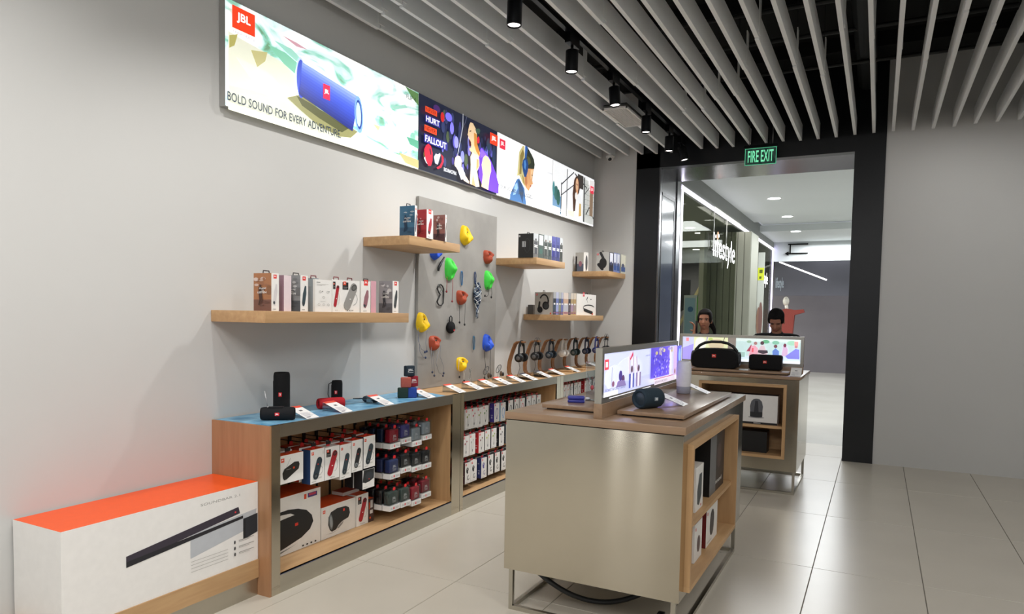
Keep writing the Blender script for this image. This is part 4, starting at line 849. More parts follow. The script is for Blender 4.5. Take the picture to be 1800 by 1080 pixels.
def plab(q, w, h): q.rect(0, 0, w, h, '44544F'); q.rect(w*.12, h*.55, w*.9, h*.96, 'F2F2F0'); q.rect(w*.12, h*.76, w*.9, h*.77, 'A0A0A0'); q.ell(w*.5, h*.3, w*.3, h*.12, '3E6A5E')
sbox('large black box facing the room end on, left of the slim boxes', 911, 937.5, 946, 410, 452.5, -2.872, Z3, group=g3, nf=dlab, ff=prunner('8A8A88', '4A4A50', '3A3230'), near='28292A', col='28292A', loop='2A2A2A', front='8A8A88')
for k, (l_, e_, r__, f_, lab) in enumerate(((946.2, 946.6, 955.5, plab, 'slim dark green box with a white label on the high shelf'), (955.6, 956, 962.5, prunner('6A706C', '3A403E', '5A4030'), 'slim grey-green runner box left of the green-grey pair'),
        (962.8, 963, 969.5, prunner('5E6A68', '2E3A3A', '6A4830'), 'second slim grey-green runner box before the blue ones'), (969.8, 970, 977, prunner('4A4CA0', '2A2C80', '3A3488', False), 'first slim violet-blue box on the high shelf'),
        (977.2, 977.5, 983.8, prunner('464C98', '2A3074', '34387C', False), 'second slim violet-blue box on the high shelf'), (984, 984.2, 989, prunner('4E524A', '2A2E2A', '4A3A30'), 'last slim dark green runner box on the high shelf'))):
    sbox(lab, l_, e_, r__, 411+k*1.4, 455+k, -2.872, Z3, group=g3, ff=f_, col='3A3E42')
Z4 = 2.0832; g4 = 'headphone boxes on the corner shelf'
sbox('mixed-print box at the left end of the corner shelf', 1011.5, 1026, 1028, 444, 474.5, -3.155, Z4, group=g4, nf=lambda q, w, h: (q.rect(0, 0, w*.2, h*.8, '1E1A1A'), q.rect(w*.2, h*.4, w, h, 'B8B4AC'), q.rect(w*.2, 0, w, h*.4, '5A6070'), q.ell(w*.6, h*.4, w*.2, h*.15, 'A06A78')), near='B8B4AC')
sbox('narrow white box with a dark oval on the corner shelf', 1026.5, 1028, 1034, 443, 475, -3.15, Z4, group=g4, ff=lambda q, w, h: q.ell(w*.5, h*.45, w*.32, h*.4, '5A5C5E'))
sbox('grey box with a big black headphone print on the corner shelf', 1048, 1070, 1071, 443, 476, -2.847, Z4, group=g4, nf=lambda q, w, h: (q.ell(w*.55, h*.42, w*.3, h*.28, '201E20'), q.cap(w*.2, h*.35, w*.5, h*.12, w*.12, '201E20'), q.cap(w*.35, h*.95, w*.55, h*.7, w*.1, '2A2A2C'), a_logo(q, w*.05, h*.84, w*.15, 'D8404A')), near='B9B8B4', col='9A9A98', loop='1E1E1E')
for k, (e_, r__, c_, lab) in enumerate(((1071.3, 1078, '3E3E46', 'dark slim box with a white panel on the corner shelf'), (1078.5, 1084, '7C86B8', 'first pale blue slim box on the corner shelf'), (1084.2, 1089.5, '7A8CC0', 'second pale blue slim box on the corner shelf'), (1091, 1100, 'C8C8B8', 'cream and blue slim box at the end of the corner shelf'))):
    sbox(lab, e_-.3, e_, r__, 443+k*1.2, 478+k, -2.847, Z4, group=g4, ff=(lambda c_, k: (lambda q, w, h: (q.rect(0, 0, w, h, c_), q.rect(w*.1, h*.45, w*.9, h*.96, 'E0E2EE' if k != 3 else 'E8E6D4'), q.rect(w*.1, h*.1, w*.9, h*.35, '3E5A98' if k else '302E3A'), q.ell(w*.45, h*.42, w*.25, h*.1, '4A5070'))))(c_, k), col='2A2A30')
Z5 = 1.5562; g5 = 'boxes on the shelf above the headphones'
sbox('small dark grey carton behind the headphone box on the lower right shelf', 928, 937, 940, 536, 552.5, -3.225, Z5, group=g5, col='4A4644', near='4E4A48')
sbox('grey box with a black headphone print on the lower right shelf', 940, 971.5, 972, 514, 553, -2.972, Z5, group=g5, nf=a_head, near='B4AFA8', col='A8A49E', loop='1A1A1A')
for k, (e_, r__, c_, c2, lab) in enumerate(((972.5, 977, '2A2E3A', '3A4A5A', 'thin dark navy box after the headphone box'), (977.2, 982, '6E7AB4', '98A4D4', 'thin blue box next to the navy one, lower right shelf'), (982.2, 986, '56605E', '8A8E78', 'thin grey-green box between two blue ones'),
        (986.2, 990, '5A6498', '6A74B0', 'second thin blue box on the lower right shelf'), (990.2, 999, 'C8A890', 'B8BCC8', 'wider box with an orange sunset print'), (999.2, 1003, '34323A', '5A5058', 'thin black box right of the sunset box'), (1003.2, 1008, 'B09A74', 'A890A8', 'thin tan and mauve box on the lower right shelf'), (1008.2, 1012.5, 'B89A68', 'A09088', 'second thin tan box before the white neckband box'))):
    sbox(lab, e_-.3, e_, r__, 513.5+.3*k, 553, -2.965, Z5, group=g5, ff=(lambda c_, c2, k: (lambda q, w, h: (q.rect(0, 0, w, h, c_), q.rect(0, h*.15, w, h*.5, c2), q.rect(0, h*.72, w, h, hexmix(c_, 'FFFFFF', .4)), q.rect(w*.2, h*.45, w*.8, h*.52, 'E8E8E8'), q.rect(w*.1, h*.06, w*.9, h*.12, '8A5A78'))))(c_, c2, k), col='3A3A44')
sbox('white box with a neckband earphone print on the lower right shelf', 1012.8, 1013.5, 1047.5, 516, 554, -2.962, Z5, group=g5, ff=a_neck, near='E4E0D8', loop='1A1A1A')

# boxes standing in the near cabinet
zf = OZ0+.001; gb = 'boxes on the near cabinet floor'
def fbox(label, y0, y1, z1, front_fn, col='EDEBE6', top='E8541E', xf=-3.05, dx=.18, front=None, parts=None):
    t = pbox('speaker_box', label, 'box', (xf-dx/2, (y0+y1)/2, zf), dx, y1-y0, z1-zf, col, front, None, top, front_fn, group=gb); return t
fbox('largest white box with a black boombox print and orange top', 2.79, 3.293, .452, a_boom, dx=.215, xf=-3.055)
fbox('white box with a large black round-ended speaker print', 3.302, 3.625, .312, a_extreme, dx=.19, xf=-3.055)
fbox('slim white box with a red cylinder speaker print on the cabinet floor', 3.634, 3.752, .318, lambda q, w, h: a_redtube(q, w, h), xf=-3.05)
t = fbox('brown and orange box end with white print beside the red speaker box', 3.756, 3.812, .268, lambda q, w, h: (q.rect(0, 0, w, h, '4A3430'), q.rect(w*.35, h*.6, w*.8, h*.92, 'C8C4C0'), q.rect(w*.25, h*.35, w*.8, h*.5, 'D8D4D0'), q.ell(w*.3, h*.18, w*.14, h*.05, 'E0502A'), q.rect(w*.05, h*.55, w*.25, h*.85, 'C8502A')), col='4A3430', xf=-3.05, dx=.12)
pbox('speaker_box', 'flat red and white box lying on top behind the slim box', 'box', (-3.17, 3.66, .3185), .10, .16, .022, 'D8D4D0', 'D8D4D0', None, 'A02A20', group=gb)
MBx = None

# hanging packs ------------------------------------------------------
def hangtab(t, dz, col='E02A2E'):
    MB().prism([(-.014, dz-.002), (-.014, dz+.018), (-.008, dz+.024), (.008, dz+.024), (.014, dz+.018), (.014, dz-.002)], -.0012, .0012, 'x', col).build('hang_tab', M_PLAST, t)
def peg(unit_y, y, z, length=.30, label=None):
    pass
PEG_M = {}
def pegarm(cabinet, cy, y, z, L=.31):
    if L not in PEG_M:
        m = MB(); m.tube([(0, 0, -.02), (0, 0, .004), (.01, 0, .008), (L, 0, .008), (L+.012, 0, .016)], .0028, 6, '3A3836'); m.box(-.002, .003, -.012, .012, -.03, .015, '4A4846'); PEG_M[L] = m.mesh('peg_arm', M_METAL)
    o = bpy.data.objects.new('peg_arm', PEG_M[L]); C.objects.link(o); o.parent = cabinet; o.location = (.03, y-cy, z)
cabs = [o for o in bpy.data.objects if o.name.startswith('wall_cabinet')]
cabs.sort(key=lambda o: o.location.y)
ORD = ['first', 'second', 'third', 'fourth', 'fifth', 'sixth', 'seventh', 'eighth', 'ninth', 'tenth', 'eleventh', 'twelfth', 'thirteenth', 'fourteenth', 'fifteenth']
DEEP = ['at the front of', 'second on', 'third on', 'fourth on', 'fifth on']
# near cabinet, boxed cylinder speakers on the six left pegs of the top row
top6 = [(2.915, .182, .577, .738, 'black portable radio speaker box', a_portable, 'EDEBE8', 'E8541E', 0),
        (3.122, .116, .529, .733, 'white box with a dark blue-grey speaker', lambda q, w, h: a_tube(q, w, h, '2F3D46'), '26406A', 'D8481E', 1),
        (3.249, .126, .528, .727, 'white box with a red speaker', lambda q, w, h: a_redtube(q, w, h), 'E8E6E2', 'E4E0DC', 2),
        (3.372, .102, .505, .723, 'white box with a slate speaker', lambda q, w, h: a_tube(q, w, h, '33424A'), 'D8D6D2', 'D8481E', 3),
        (3.483, .103, .529, .733, 'white box with a black and silver speaker', lambda q, w, h: a_tube(q, w, h, '26282A', '8A8E90'), 'E4E2DE', 'D8481E', 4),
        (3.601, .117, .533, .741, 'white box with a dark slate speaker', lambda q, w, h: a_tube(q, w, h, '36444C'), '2A2E3A', 'D8481E', 5)]
for y, wy, z0, z1, lab, fn, side, top, k in top6:
    pegarm(cabs[0], 2.70, y, z1+.020)
    for d in range(3):
        x = -2.92-.035-d*.085
        c_ = side if d == 0 else ['C84420', 'D8D4D0', 'A83420'][(k+d) % 3]
        t = pbox('hanging_speaker_box', f'{lab} {DEEP[d]} {ORD[k]} top peg', 'box', (x, y-(.0 if d == 0 else .004*d), z0+(0 if d == 0 else .004)), .068, wy, z1-z0, side, 'F0EEEA', side if d == 0 else c_, top if d == 0 else c_, fn if d == 0 else None, group='boxed speakers hanging in the near cabinet')
        hangtab(t, z1-z0, 'D83030' if k != 0 else '8A3A34')
        if d == 0: MB().box(.0, .006, -.018, .018, z1-z0+.012, z1-z0+.030, '1C1C1E').build('price_clip', M_PLAST, t)
for d in range(2):
    t = pbox('hanging_speaker_box', f'dark box with white lower edge {DEEP[d]} peg under the slate one', 'box', (-2.96-.08*d, 3.60, .396), .07, .12, .125, '1E2024', 'F0EEEA', '1E2024', '1E2024', a_charge if d == 0 else None, group='boxed speakers hanging in the near cabinet')
    hangtab(t, .125, '2A2A2C')
pegarm(cabs[0], 2.70, 3.60, .54)
# small square speakers in clear packs
def cubepack():
    pass
CUBES = {'navy': '1F3050', 'red': 'A02030', 'violet': '4A468A', 'grey': 'A4AEB4', 'black': '1E2022', 'green': '42504A', 'blue': '34406E', 'maroon': '8A2834'}
_cb = {}
def cube_pack(colname, label, loc, front=True):
    t = thing('hanging_speaker_pack', label, 'speaker pack', loc, 0, 'small square speakers hanging in clear packs')
    key = colname
    if key not in _cb:
        c_ = CUBES[colname]; d = {}
        m = MB().rbox(-.026, .022, -.048, .048, .040, .128, .008, c_); d['speaker'] = m.mesh('speaker', M_FAB)
        q = PR((.0222, -.048, .040), (0, 1, 0), (0, 0, 1), .0003); lc = hexmix(c_, 'FFFFFF', .62)
        q.text('JBL', .030, .030, .070, .052, lc, .02); 
        for i in range(3): q.rect(.030, .014+.006*i, .070, .017+.006*i, hexmix(c_, 'FFFFFF', .4))
        d['speaker_print'] = q.mb.mesh('speaker_print', M_CARD)
        d['label_strip'] = MB().box(-.032, .030, -.056, .056, 0, .036, 'E8E8E6').mesh('label_strip', M_CARD)
        q = PR((.030, -.056, 0), (0, 1, 0), (0, 0, 1), .0003); a_logo(q, .038, .010, .016, 'E0283A')
        for i in range(2): q.rect(.010, .012+.008*i, .030, .015+.008*i, 'B0B0AE'); q.rect(.062, .012+.008*i, .10, .015+.008*i, 'B0B0AE')
        d['label_print'] = q.mb.mesh('label_print', M_CARD)
        d['clear_shell'] = MB().rbox(-.031, .029, -.054, .054, .036, .142, .006, 'FFFFFF').mesh('clear_shell', M_BLIST)
        d['hang_tab'] = MB().prism([(-.013, .138), (-.013, .154), (-.008, .160), (.008, .160), (.013, .154), (.013, .138)], .022, .024, 'x', 'E02A2E').mesh('hang_tab', M_PLAST)
        _cb[key] = d
    o = {}
    for nm, me in _cb[key].items():
        ob = bpy.data.objects.new(nm, me); C.objects.link(ob); o[nm] = ob
        ob.parent = o['speaker'] if nm == 'speaker_print' else o['label_strip'] if nm == 'label_print' else t
    return t
rows = ['top', 'middle', 'bottom']
cells = {0: (('navy', 'navy', 'navy'), ('red', 'navy', 'navy'), ('violet', 'violet', 'grey'), ('grey', 'grey', 'grey'), ('grey', 'grey', 'violet')),
         1: (('blue', 'navy', 'navy'), ('blue', 'blue', 'navy'), ('black', 'navy', 'navy'), ('black', 'black', 'black'), ('black', 'black', 'black')),
         2: (('black', 'black', 'black'), ('green', 'black', 'black'), ('green', 'green', 'green'), ('red', 'black', 'black'), ('maroon', 'maroon', 'black'))}
ypos = [3.745, 3.872, 4.002, 4.13, 4.258]
zb3 = [(.618, .616, .632, .592, .618), (.410, .406, .424, .408, .404), (.185, .184, .180, .160, .186)]
for r_ in range(3):
    for c in range(1, 5):
        n = 4 if c < 4 else 3; off = 0
        pegarm(cabs[0], 2.70, ypos[c], zb3[r_][c]+.160)
        for d in range(n):
            cn = cells[r_][c][min(d, 2)]
            cube_pack(cn, f'small {cn} square speaker in clear pack, {DEEP[d]} {ORD[c-1]} peg, {rows[r_]} row', (-2.945-.072*d+off, ypos[c], zb3[r_][c]-.001*d))
# middle cabinet: three rows of earphone packs
EC = [('white', 'ECEAE6', '8A9A30', 0), ('white', 'ECEAE6', 'C03A5A', 0), ('white', 'ECEAE6', '4A8A3A', 0), ('purple-sided', '4A3F92', '4A3F92', 1), ('sky blue', '9CC4DC', '6AA4DC', 1), ('black-sided', '28282C', '1E1E20', 1),
      ('black-sided', '2A2A2E', '1E1E20', 1), ('white', 'ECEAE6', 'D0283A', 1), ('grey-sided', '505458', '3A3A3C', 1), ('white', 'ECEAE6', '2A2A2C', 1), ('black-sided', '2A2A2E', '2A2A2C', 1)]
_pk = {}
def ear_pack(side, inkc, kind, label, loc, w=.094, h=.16, d_=.045, detail=True, grp='earphone packs hanging in the middle cabinet', tabc='D82A34', bottom=None):
    key = (side, inkc, kind, w, h, detail)
    if key not in _pk:
        D = {}
        D['carton'] = MB().box(-d_/2, d_/2, -w/2, w/2, 0, h, side, front='EDEBE8', near=side, top=hexmix(side, '888888', .3)).mesh('carton', M_CARD)
        if detail:
            q = PR((d_/2, -w/2, 0), (0, 1, 0), (0, 0, 1), .00025); a_ear(q, w, h, inkc, kind); D['front_print'] = q.mb.mesh('front_print', M_CARD)
        if detail and side not in ('ECEAE6',):
            q = PR((-d_/2, -w/2, 0), (1, 0, 0), (0, 0, 1), .00025); q.rect(d_*.3, h*.2, d_*.6, h*.3, hexmix(side, 'FFFFFF', .4)).rect(d_*.25, h*.36, d_*.7, h*.39, hexmix(side, 'FFFFFF', .5)).rect(d_*.2, h*.7, d_*.5, h*.76, hexmix(side, 'FFFFFF', .3)); D['side_print'] = q.mb.mesh('side_print', M_CARD)
        D['hang_tab'] = MB().prism([(-.016, h-.001), (-.016, h+.012), (-.009, h+.018), (.009, h+.018), (.016, h+.012), (.016, h-.001)], -.001, .001, 'x', tabc).mesh('hang_tab', M_PLAST)
        _pk[key] = D
    t = thing('earphone_pack', label, 'earphone pack', loc, 0, grp)
    for nm, me in _pk[key].items():
        ob = bpy.data.objects.new(nm, me); C.objects.link(ob); ob.parent = t
    return t
y = 4.72; k = 0
ys1 = [4.74, 4.862, 4.957, 5.052, 5.147, 5.345, 5.462, 5.606, 5.722, 5.845, 5.975, 6.09, 6.20]
cols1 = [0, 0, 1, 0, 2, 3, 4, 5, 6, 7, 8, 9, 10]
ys2 = [4.735, 4.835, 4.935, 5.085, 5.19, 5.30, 5.44, 5.57, 5.70]
cols2 = [('red-sided', 'A02434', 'B02A44', 0), ('red-sided', 'A02434', '9A3A50', 0), ('white', 'ECEAE6', 'B8B6B2', 0), ('bright red-sided', 'C02A30', '7A3A40', 0), ('grey-sided', '3E3E40', 'B8CC20', 0), ('black-sided', '28282C', '9ABA3A', 0), ('black-sided', '28282C', '2A2A2C', 0), ('grey-sided', '505458', '3A3A3C', 0), ('black-sided', '28282C', '2A2A2C', 0)]
ys3 = [4.735, 4.87, 4.965, 5.135, 5.25, 5.37, 5.49, 5.62, 5.75]
cols3 = [('maroon-sided', '4A2028', 'C03A4A', 2), ('maroon-sided', '50282E', '26262A', 2), ('white', 'ECEAE6', '26262A', 2), ('navy-sided', '343C72', '5A54A0', 2), ('black-sided', '2A2A2E', '26262A', 2), ('black-sided', '2E2A30', '303034', 2), ('black-sided', '2A2A2E', '26262A', 2), ('grey-sided', '505458', '26262A', 2), ('black-sided', '2A2A2E', '26262A', 2)]
for r_, (ys_, cs_, z0, h) in enumerate(((ys1, [EC[i] for i in cols1], .608, .165), (ys2, cols2, .388, .170), (ys3, cols3, .162, .172))):
    for c, y in enumerate(ys_):
        nm, side, ink, kind = cs_[c]
        pegarm(cabs[1], 4.617, y, z0+h+.008)
        for d in range(5 if r_ == 0 else 2):
            sd = side if d == 0 else ['2A2A2E', '46464A', '7A2A34', '5A7A86', '303034'][(c*3+d*2+r_) % 5]
            w_ = .092
            ear_pack(sd, ink, kind, f'{nm if d == 0 else "half-hidden"} earphone pack {DEEP[d]} {ORD[c]} {rows[r_]}-row peg, middle cabinet', (-2.953-.058*d, y-.003*d, z0-(.0 if c % 3 else .006)), w_, h, .045, d == 0)
        if r_ == 0 and c > 8: 
            tag(MB().ball((0, 0, 0), (.016, .03, .014), 'F05A28', 10).build('price_tag', M_PLAST, None, (-3.13+.012*(c-9), y-.02, .825)), f'orange tag on the {ORD[c]} top-row peg of the middle cabinet', 'tag', 'orange tags on the pegs')
# far cabinet: one visible row
for c, (y, nm, side, ink, kind) in enumerate(((6.86, 'white', 'ECEAE6', 'B03040', 0), (6.955, 'orange', 'D84A1E', 'F0A080', 0), (7.03, 'white', 'ECEAE6', '5A5A8A', 0), (7.15, 'grey-sided', '4A4E54', '8A8A88', 0), (7.26, 'white', 'ECEAE6', '1E1E20', 1), (7.46, 'red-sided', 'A82430', 'C89A70', 0), (7.58, 'white', 'ECEAE6', 'A07A60', 0), (7.72, 'black-sided', '2A2A2E', '1E1E20', 1), (7.86, 'white', 'ECEAE6', '2A2A2C', 1), (8.0, 'grey-sided', '46464A', '2A2A2C', 1))):
    pegarm(cabs[2], 6.544, y, .835)
    for d in range(3): ear_pack(side if d == 0 else ['A82430', '3A3A3E', 'C84A28'][(c+d) % 3], ink, kind, f'{nm if d == 0 else "half-hidden"} accessory pack {DEEP[d]} {ORD[c]} peg of the farthest cabinet', (-2.955-.058*d, y, .655), .09, .155, .045, d == 0, 'accessory packs in the farthest cabinet')

# low display step with a soundbar box at the near end
st = thing('display_step', 'low oak and steel step in front of the near cabinet end', 'plinth', (-2.93, 1.6, 0))
MB().box(-.37, .0, 0, 1.085, .10, .20).build('step_board', M_OAK, st); MB().box(-.37, -.012, 0, 1.085, 0, .10).build('step_kick', M_STEELH, st)
def a_soundbar(q, w, h):
    W0 = w-.40
    q.rect(W0-.6, h*.62, w, h, 'E4E6E8') if False else None
    q.text('SOUNDBAR 2.1', w-.36, h*.875, w-.12, h*.905, '9A9894'); q.poly([(w-.42, h*.30), (w-.02, h*.45), (w-.01, h*.66), (w-.42, h*.58)], 'BCC0C6')
    q.poly([(w-.75, h*.56), (w-.13, h*.745), (w-.12, h*.66), (w-.75, h*.47)], '3A3440'); q.poly([(w-.75, h*.50), (w-.10, h*.62), (w-.10, h*.585), (w-.75, h*.44)], '26262C'); q.rect(w-.155, h*.68, w-.145, h*.70, 'D83A44')
    q.poly([(w-.085, h*.32), (w-.004, h*.36), (w-.004, h*.60), (w-.085, h*.58)], '2A3038'); q.rect(w-.10, h*.32, w-.085, h*.58, '1E2228')
    for k in range(3): q.ell(w-.155, h*(.245-.075*k)+.03, .006, .010, '4A4A4C', 0, 8); q.rect(w-.13, h*(.25-.075*k)+.03, w-.03, h*(.257-.075*k)+.03, '9A9894'); q.rect(w-.13, h*(.235-.075*k)+.03, w-.06, h*(.24-.075*k)+.03, 'B0AEAA')
    for k in range(4): q.rect(w-.42, h*(.26-.04*k), w-.20, h*(.265-.04*k), 'B0AEAA')
pbox('soundbar_box', 'large white soundbar box with orange top on the low step', 'box', (-2.936-.175, 2.17, .2005), .35, 1.03, .425, 'EDEBE8', None, None, 'F05A1E', a_soundbar)

# ================================================================== ON THE WALL COUNTER
def bar_speaker(name, label, cat, loc, L, r, col, rz=0, upright=False, badge='E22C34', ends='1A1C1E', group=None, flat=False):
    """cylindrical speaker: fabric barrel, passive radiator at each end, badge"""
    t = thing(name, label, cat, loc, rz, group)
    if upright: Mx = Matrix.Translation((0, 0, L/2)) @ Matrix.Rotation(pi/2, 4, 'Y')
    else: Mx = Matrix.Translation((0, 0, r))
    prof = [(0, -L/2+.016), (r*.62, -L/2+.016), (r*.72, -L/2+.004), (r*.86, -L/2), (r*.96, -L/2+.008), (r, -L/2+.022), (r, L/2-.022), (r*.96, L/2-.008), (r*.86, L/2), (r*.72, L/2-.004), (r*.62, L/2-.016), (0, L/2-.016)]
    MB().lathe(prof, 32, 'x', col, Mx, cap=False).build('fabric_barrel', M_FAB, t)
    for s_ in (-1, 1):
        MB().lathe([(0, s_*(L/2-.010)), (r*.42, s_*(L/2-.010)), (r*.5, s_*(L/2-.013)), (r*.62, s_*(L/2-.011)), (r*.66, s_*(L/2-.013))], 24, 'x', ends, Mx, cap=False).build('bass_radiator', M_PLAST, t)
    MB().rbox(-L*.3, L*.3, -.006, .006, -r-.002, -r+.006, .002, '151618', Mx).build('foot_rail', M_PLAST, t)
    if badge:
        b = MB().rbox(-.012, .012, -r-.0035, -r+.004, -.009, .009, .0015, badge, Mx).build('badge', M_PLAST, t)
        q = PR((-.009, -r-.0037, -.005), (1, 0, 0), (0, 0, 1)); q.text('JBL', 0, 0, .018, .010, 'FFFFFF', .02)
        for i, v in enumerate(q.mb.v): q.mb.v[i] = tuple(Mx @ Vector(v))
        q.mb.build('badge_print', M_CARD, b)
    return t
def price_card(loc, label, w=.10, dx=.155, dz=.055, rz=0, header='E04A3C', group='sloping price cards on the wall counter'):
    """clear wedge holder with a white sheet sloping down to the front (+X)"""
    t = thing('price_card', label, 'price card', loc, rz, group)
    MB().prism([(0, 0), (-dx, dz), (-dx-.002, dz), (-dx-.002, 0), (-dx+.003, 0), (-dx+.003, dz-.006), (-.004, .0015)], -w/2, w/2, 'y', 'FFFFFF').build('acrylic_holder', M_ACRYL, t)
    U = Vector((0, 1, 0)); V = Vector((-dx, 0, dz)).normalized(); Lh = math.hypot(dx, dz)
    q = PR((.0, -w/2, .001), U, V, .0004); q.rect(0, 0, w, Lh, 'F2F1EF'); q.rect(0, Lh*.86, w, Lh, header)
    q.rect(w*.38, Lh*.58, w*.62, Lh*.68, '6A6A6E'); 
    for k in range(5): q.rect(w*.12, Lh*(.18+.06*k), w*(.88 if k % 2 else .74), Lh*(.195+.06*k), 'B4B4BE')
    q.rect(w*.12, Lh*.08, w*.45, Lh*.12, '9A9AA4')
    q.build('card_sheet', M_CARD, t); return t
zc = ZT+.0015
for k, (y, w, x, lab, hd) in enumerate(((3.035, .10, -2.872, 'price card beside the portable radio speaker', 'E0503C'), (3.33, .10, -2.872, 'price card in front of the red cylinder speaker', 'E0503C'), (3.755, .10, -2.875, 'price card beside the dark puck speaker', 'E0503C'),
        (4.25, .10, -2.872, 'price card in front of the stack of small square speakers', 'E0503C'), (4.68, .105, -2.872, 'price card just right of the blue mat end', 'E0503C'), (4.965, .105, -2.872, 'price card under the lowest yellow climbing hold', 'E0503C'),
        (5.215, .105, -2.87, 'price card right of the one below the yellow hold', 'E0503C'), (5.47, .105, -2.87, 'price card below the right edge of the grey board', 'E0503C'), (5.74, .105, -2.87, 'price card in front of the acrylic rings', 'E0503C'),
        (6.0, .11, -2.87, 'dark-headed price card before the first headphone stand', '3A3E50'), (6.35, .11, -2.875, 'dark-headed price card before the second headphone stand', '3A3E50'), (6.70, .11, -2.89, 'price card before the third headphone stand', 'E0503C'),
        (7.18, .11, -2.91, 'price card before the white headphones', 'E0503C'), (8.0, .11, -2.98, 'farthest price card, before the last headphone stands', '8A2A3A'))):
    price_card((x, y, zc), lab, w, header=hd)
def rotz_facing(x, y):  # long side square to the line of sight from the front of the shop
    return math.atan2(-x, y)
t = bar_speaker('portable_speaker', 'low black speaker with a thin raised antenna on the blue mat', 'speaker', (-2.985, 2.875, zc), .185, .037, '16171A', radians(38))
MB().tube([(-.055, 0, .07), (-.072, 0, .165)], .0016, 6, 'C8C8CA').build('antenna', M_METAL, t); MB().ball((-.055, 0, .072), .006, 'B8B8BA', 8).build('antenna_hinge', M_METAL, t)
MB().box(-.05, .03, -.018, .018, .0735, .0765, '26282A').build('control_strip', M_PLAST, t)
bar_speaker('upright_speaker', 'tall black cylinder speaker standing at the near end of the blue mat', 'speaker', (-3.105, 3.02, zc), .255, .047, '131416', radians(35), True)
t = bar_speaker('handled_speaker', 'black upright speaker with a cord loop behind the red one', 'speaker', (-3.215, 3.62, zc), .155, .036, '17181A', radians(30), True)
MB().tube([(-.036, 0, .14), (-.055, 0, .13), (-.06, 0, .06), (-.05, 0, .03), (-.036, 0, .02)], .003, 6, '2E3032').build('cord_loop', M_CLOTH, t)
bar_speaker('cylinder_speaker', 'bright red cylinder speaker lying on the blue mat', 'speaker', (-3.07, 3.40, zc), .17, .035, 'A81C26', radians(62), badge='D83038', ends='201416')
t = thing('puck_speaker', 'flat dark blue-grey puck speaker with a strap on the blue mat', 'speaker', (-3.07, 3.80, zc))
MB().lathe([(0, 0), (.045, .002), (.058, .014), (.060, .024), (.052, .038), (.03, .044), (0, .045)], 28, 'z', '26323C', cap=False).build('speaker_body', M_FAB, t)
MB().tube([(-.05, -.01, .022), (-.09, -.03, .02), (-.12, -.045, .02), (-.13, -.035, .018), (-.09, -.01, .02), (-.05, .012, .022)], .003, 6, '1E2A34').build('strap', M_CLOTH, t)
MB().lathe([(.0595, .022), (.0612, .024), (.0595, .026)], 28, 'z', '4A5A64', cap=False).build('seam', M_PLAST, t)
def mini(label, y, x, z, colr, s_=.072, txt=True, rz=0.):
    t = thing('square_speaker', label, 'speaker', (x, y, z), rz, 'stack of small square speakers')
    MB().rbox(-.018, .018, -s_/2, s_/2, 0, s_, .008, colr).build('fabric_body', M_FAB, t)
    if txt:
        q = PR((.0182, -s_*.3, s_*.35), (0, 1, 0), (0, 0, 1)); q.text('JBL', 0, s_*.1, s_*.6, s_*.36, hexmix(colr, 'FFFFFF', .7), .02); q.rect(0, 0, s_*.6, s_*.05, hexmix(colr, 'FFFFFF', .5)); q.build('front_lettering', M_CARD, t)
    return t
mz = zc; rr = radians(-50)
mini('dark green square speaker at the bottom left of the stack', 4.115, -3.035, mz, '24362E', .076, False, rr)
mini('blue square speaker at the bottom of the stack', 4.165, -2.995, mz, '2A4690', .076, False, rr)
mini('salmon pink square speaker in the middle of the stack', 4.13, -3.02, mz+.0765, 'A8564A', .074, False, rr)
mini('dark red square speaker in the middle of the stack', 4.215, -3.02, mz+.0765, '8A2030', .078, True, -.35)
mini('charcoal square speaker on top of the stack', 4.17, -3.02, mz+.155, '26323C', .078, True, -.35)
mini('pale grey square speaker with black strap behind the price card', 4.25, -3.04, mz, '8C949A', .074, False, -.3)
# acrylic ring earphone holders
for k, (y, lab) in enumerate(((5.62, 'clear acrylic earphone holder at the foot of the board'), (5.86, 'clear acrylic holder with looped black earphones, near the first headphone stand'), (5.40, 'short clear acrylic prongs below the blue climbing hold'))):
    t = thing('acrylic_holder', lab, 'display holder', (-3.20 if k < 2 else -3.24, y, zc), 0, 'clear acrylic earphone holders')
    MB().box(-.03, .03, -.03, .03, 0, .004, 'FFFFFF').build('base', M_ACRYL, t)
    m = MB(); m.tube([(0, -.02, .004), (0, -.005, .08), (.0, .02, .125)], .004, 6, 'FFFFFF'); m.build('prong', M_ACRYL, t)
    m = MB(); m.tube([(0, .02, .004), (0, .005, .08), (.0, -.02, .125)], .004, 6, 'FFFFFF'); m.build('prong', M_ACRYL, t)
    if k < 2:
        MB().tube([(.01, .05*cos(a_)-.02, .10+.03*sin(a_)+.02*cos(a_)) for a_ in [2*pi*i/16 for i in range(16)]], .0035, 6, '3A3A3C', closed=True).build('neckband', M_PLAST, t)
        MB().ball((.01, .03, .05), (.012, .016, .028), '5A4A3A', 10).build('earbud', M_PLAST, t); MB().ball((.02, .05, .045), (.012, .014, .02), '2A2A2C', 10).build('earbud', M_PLAST, t)
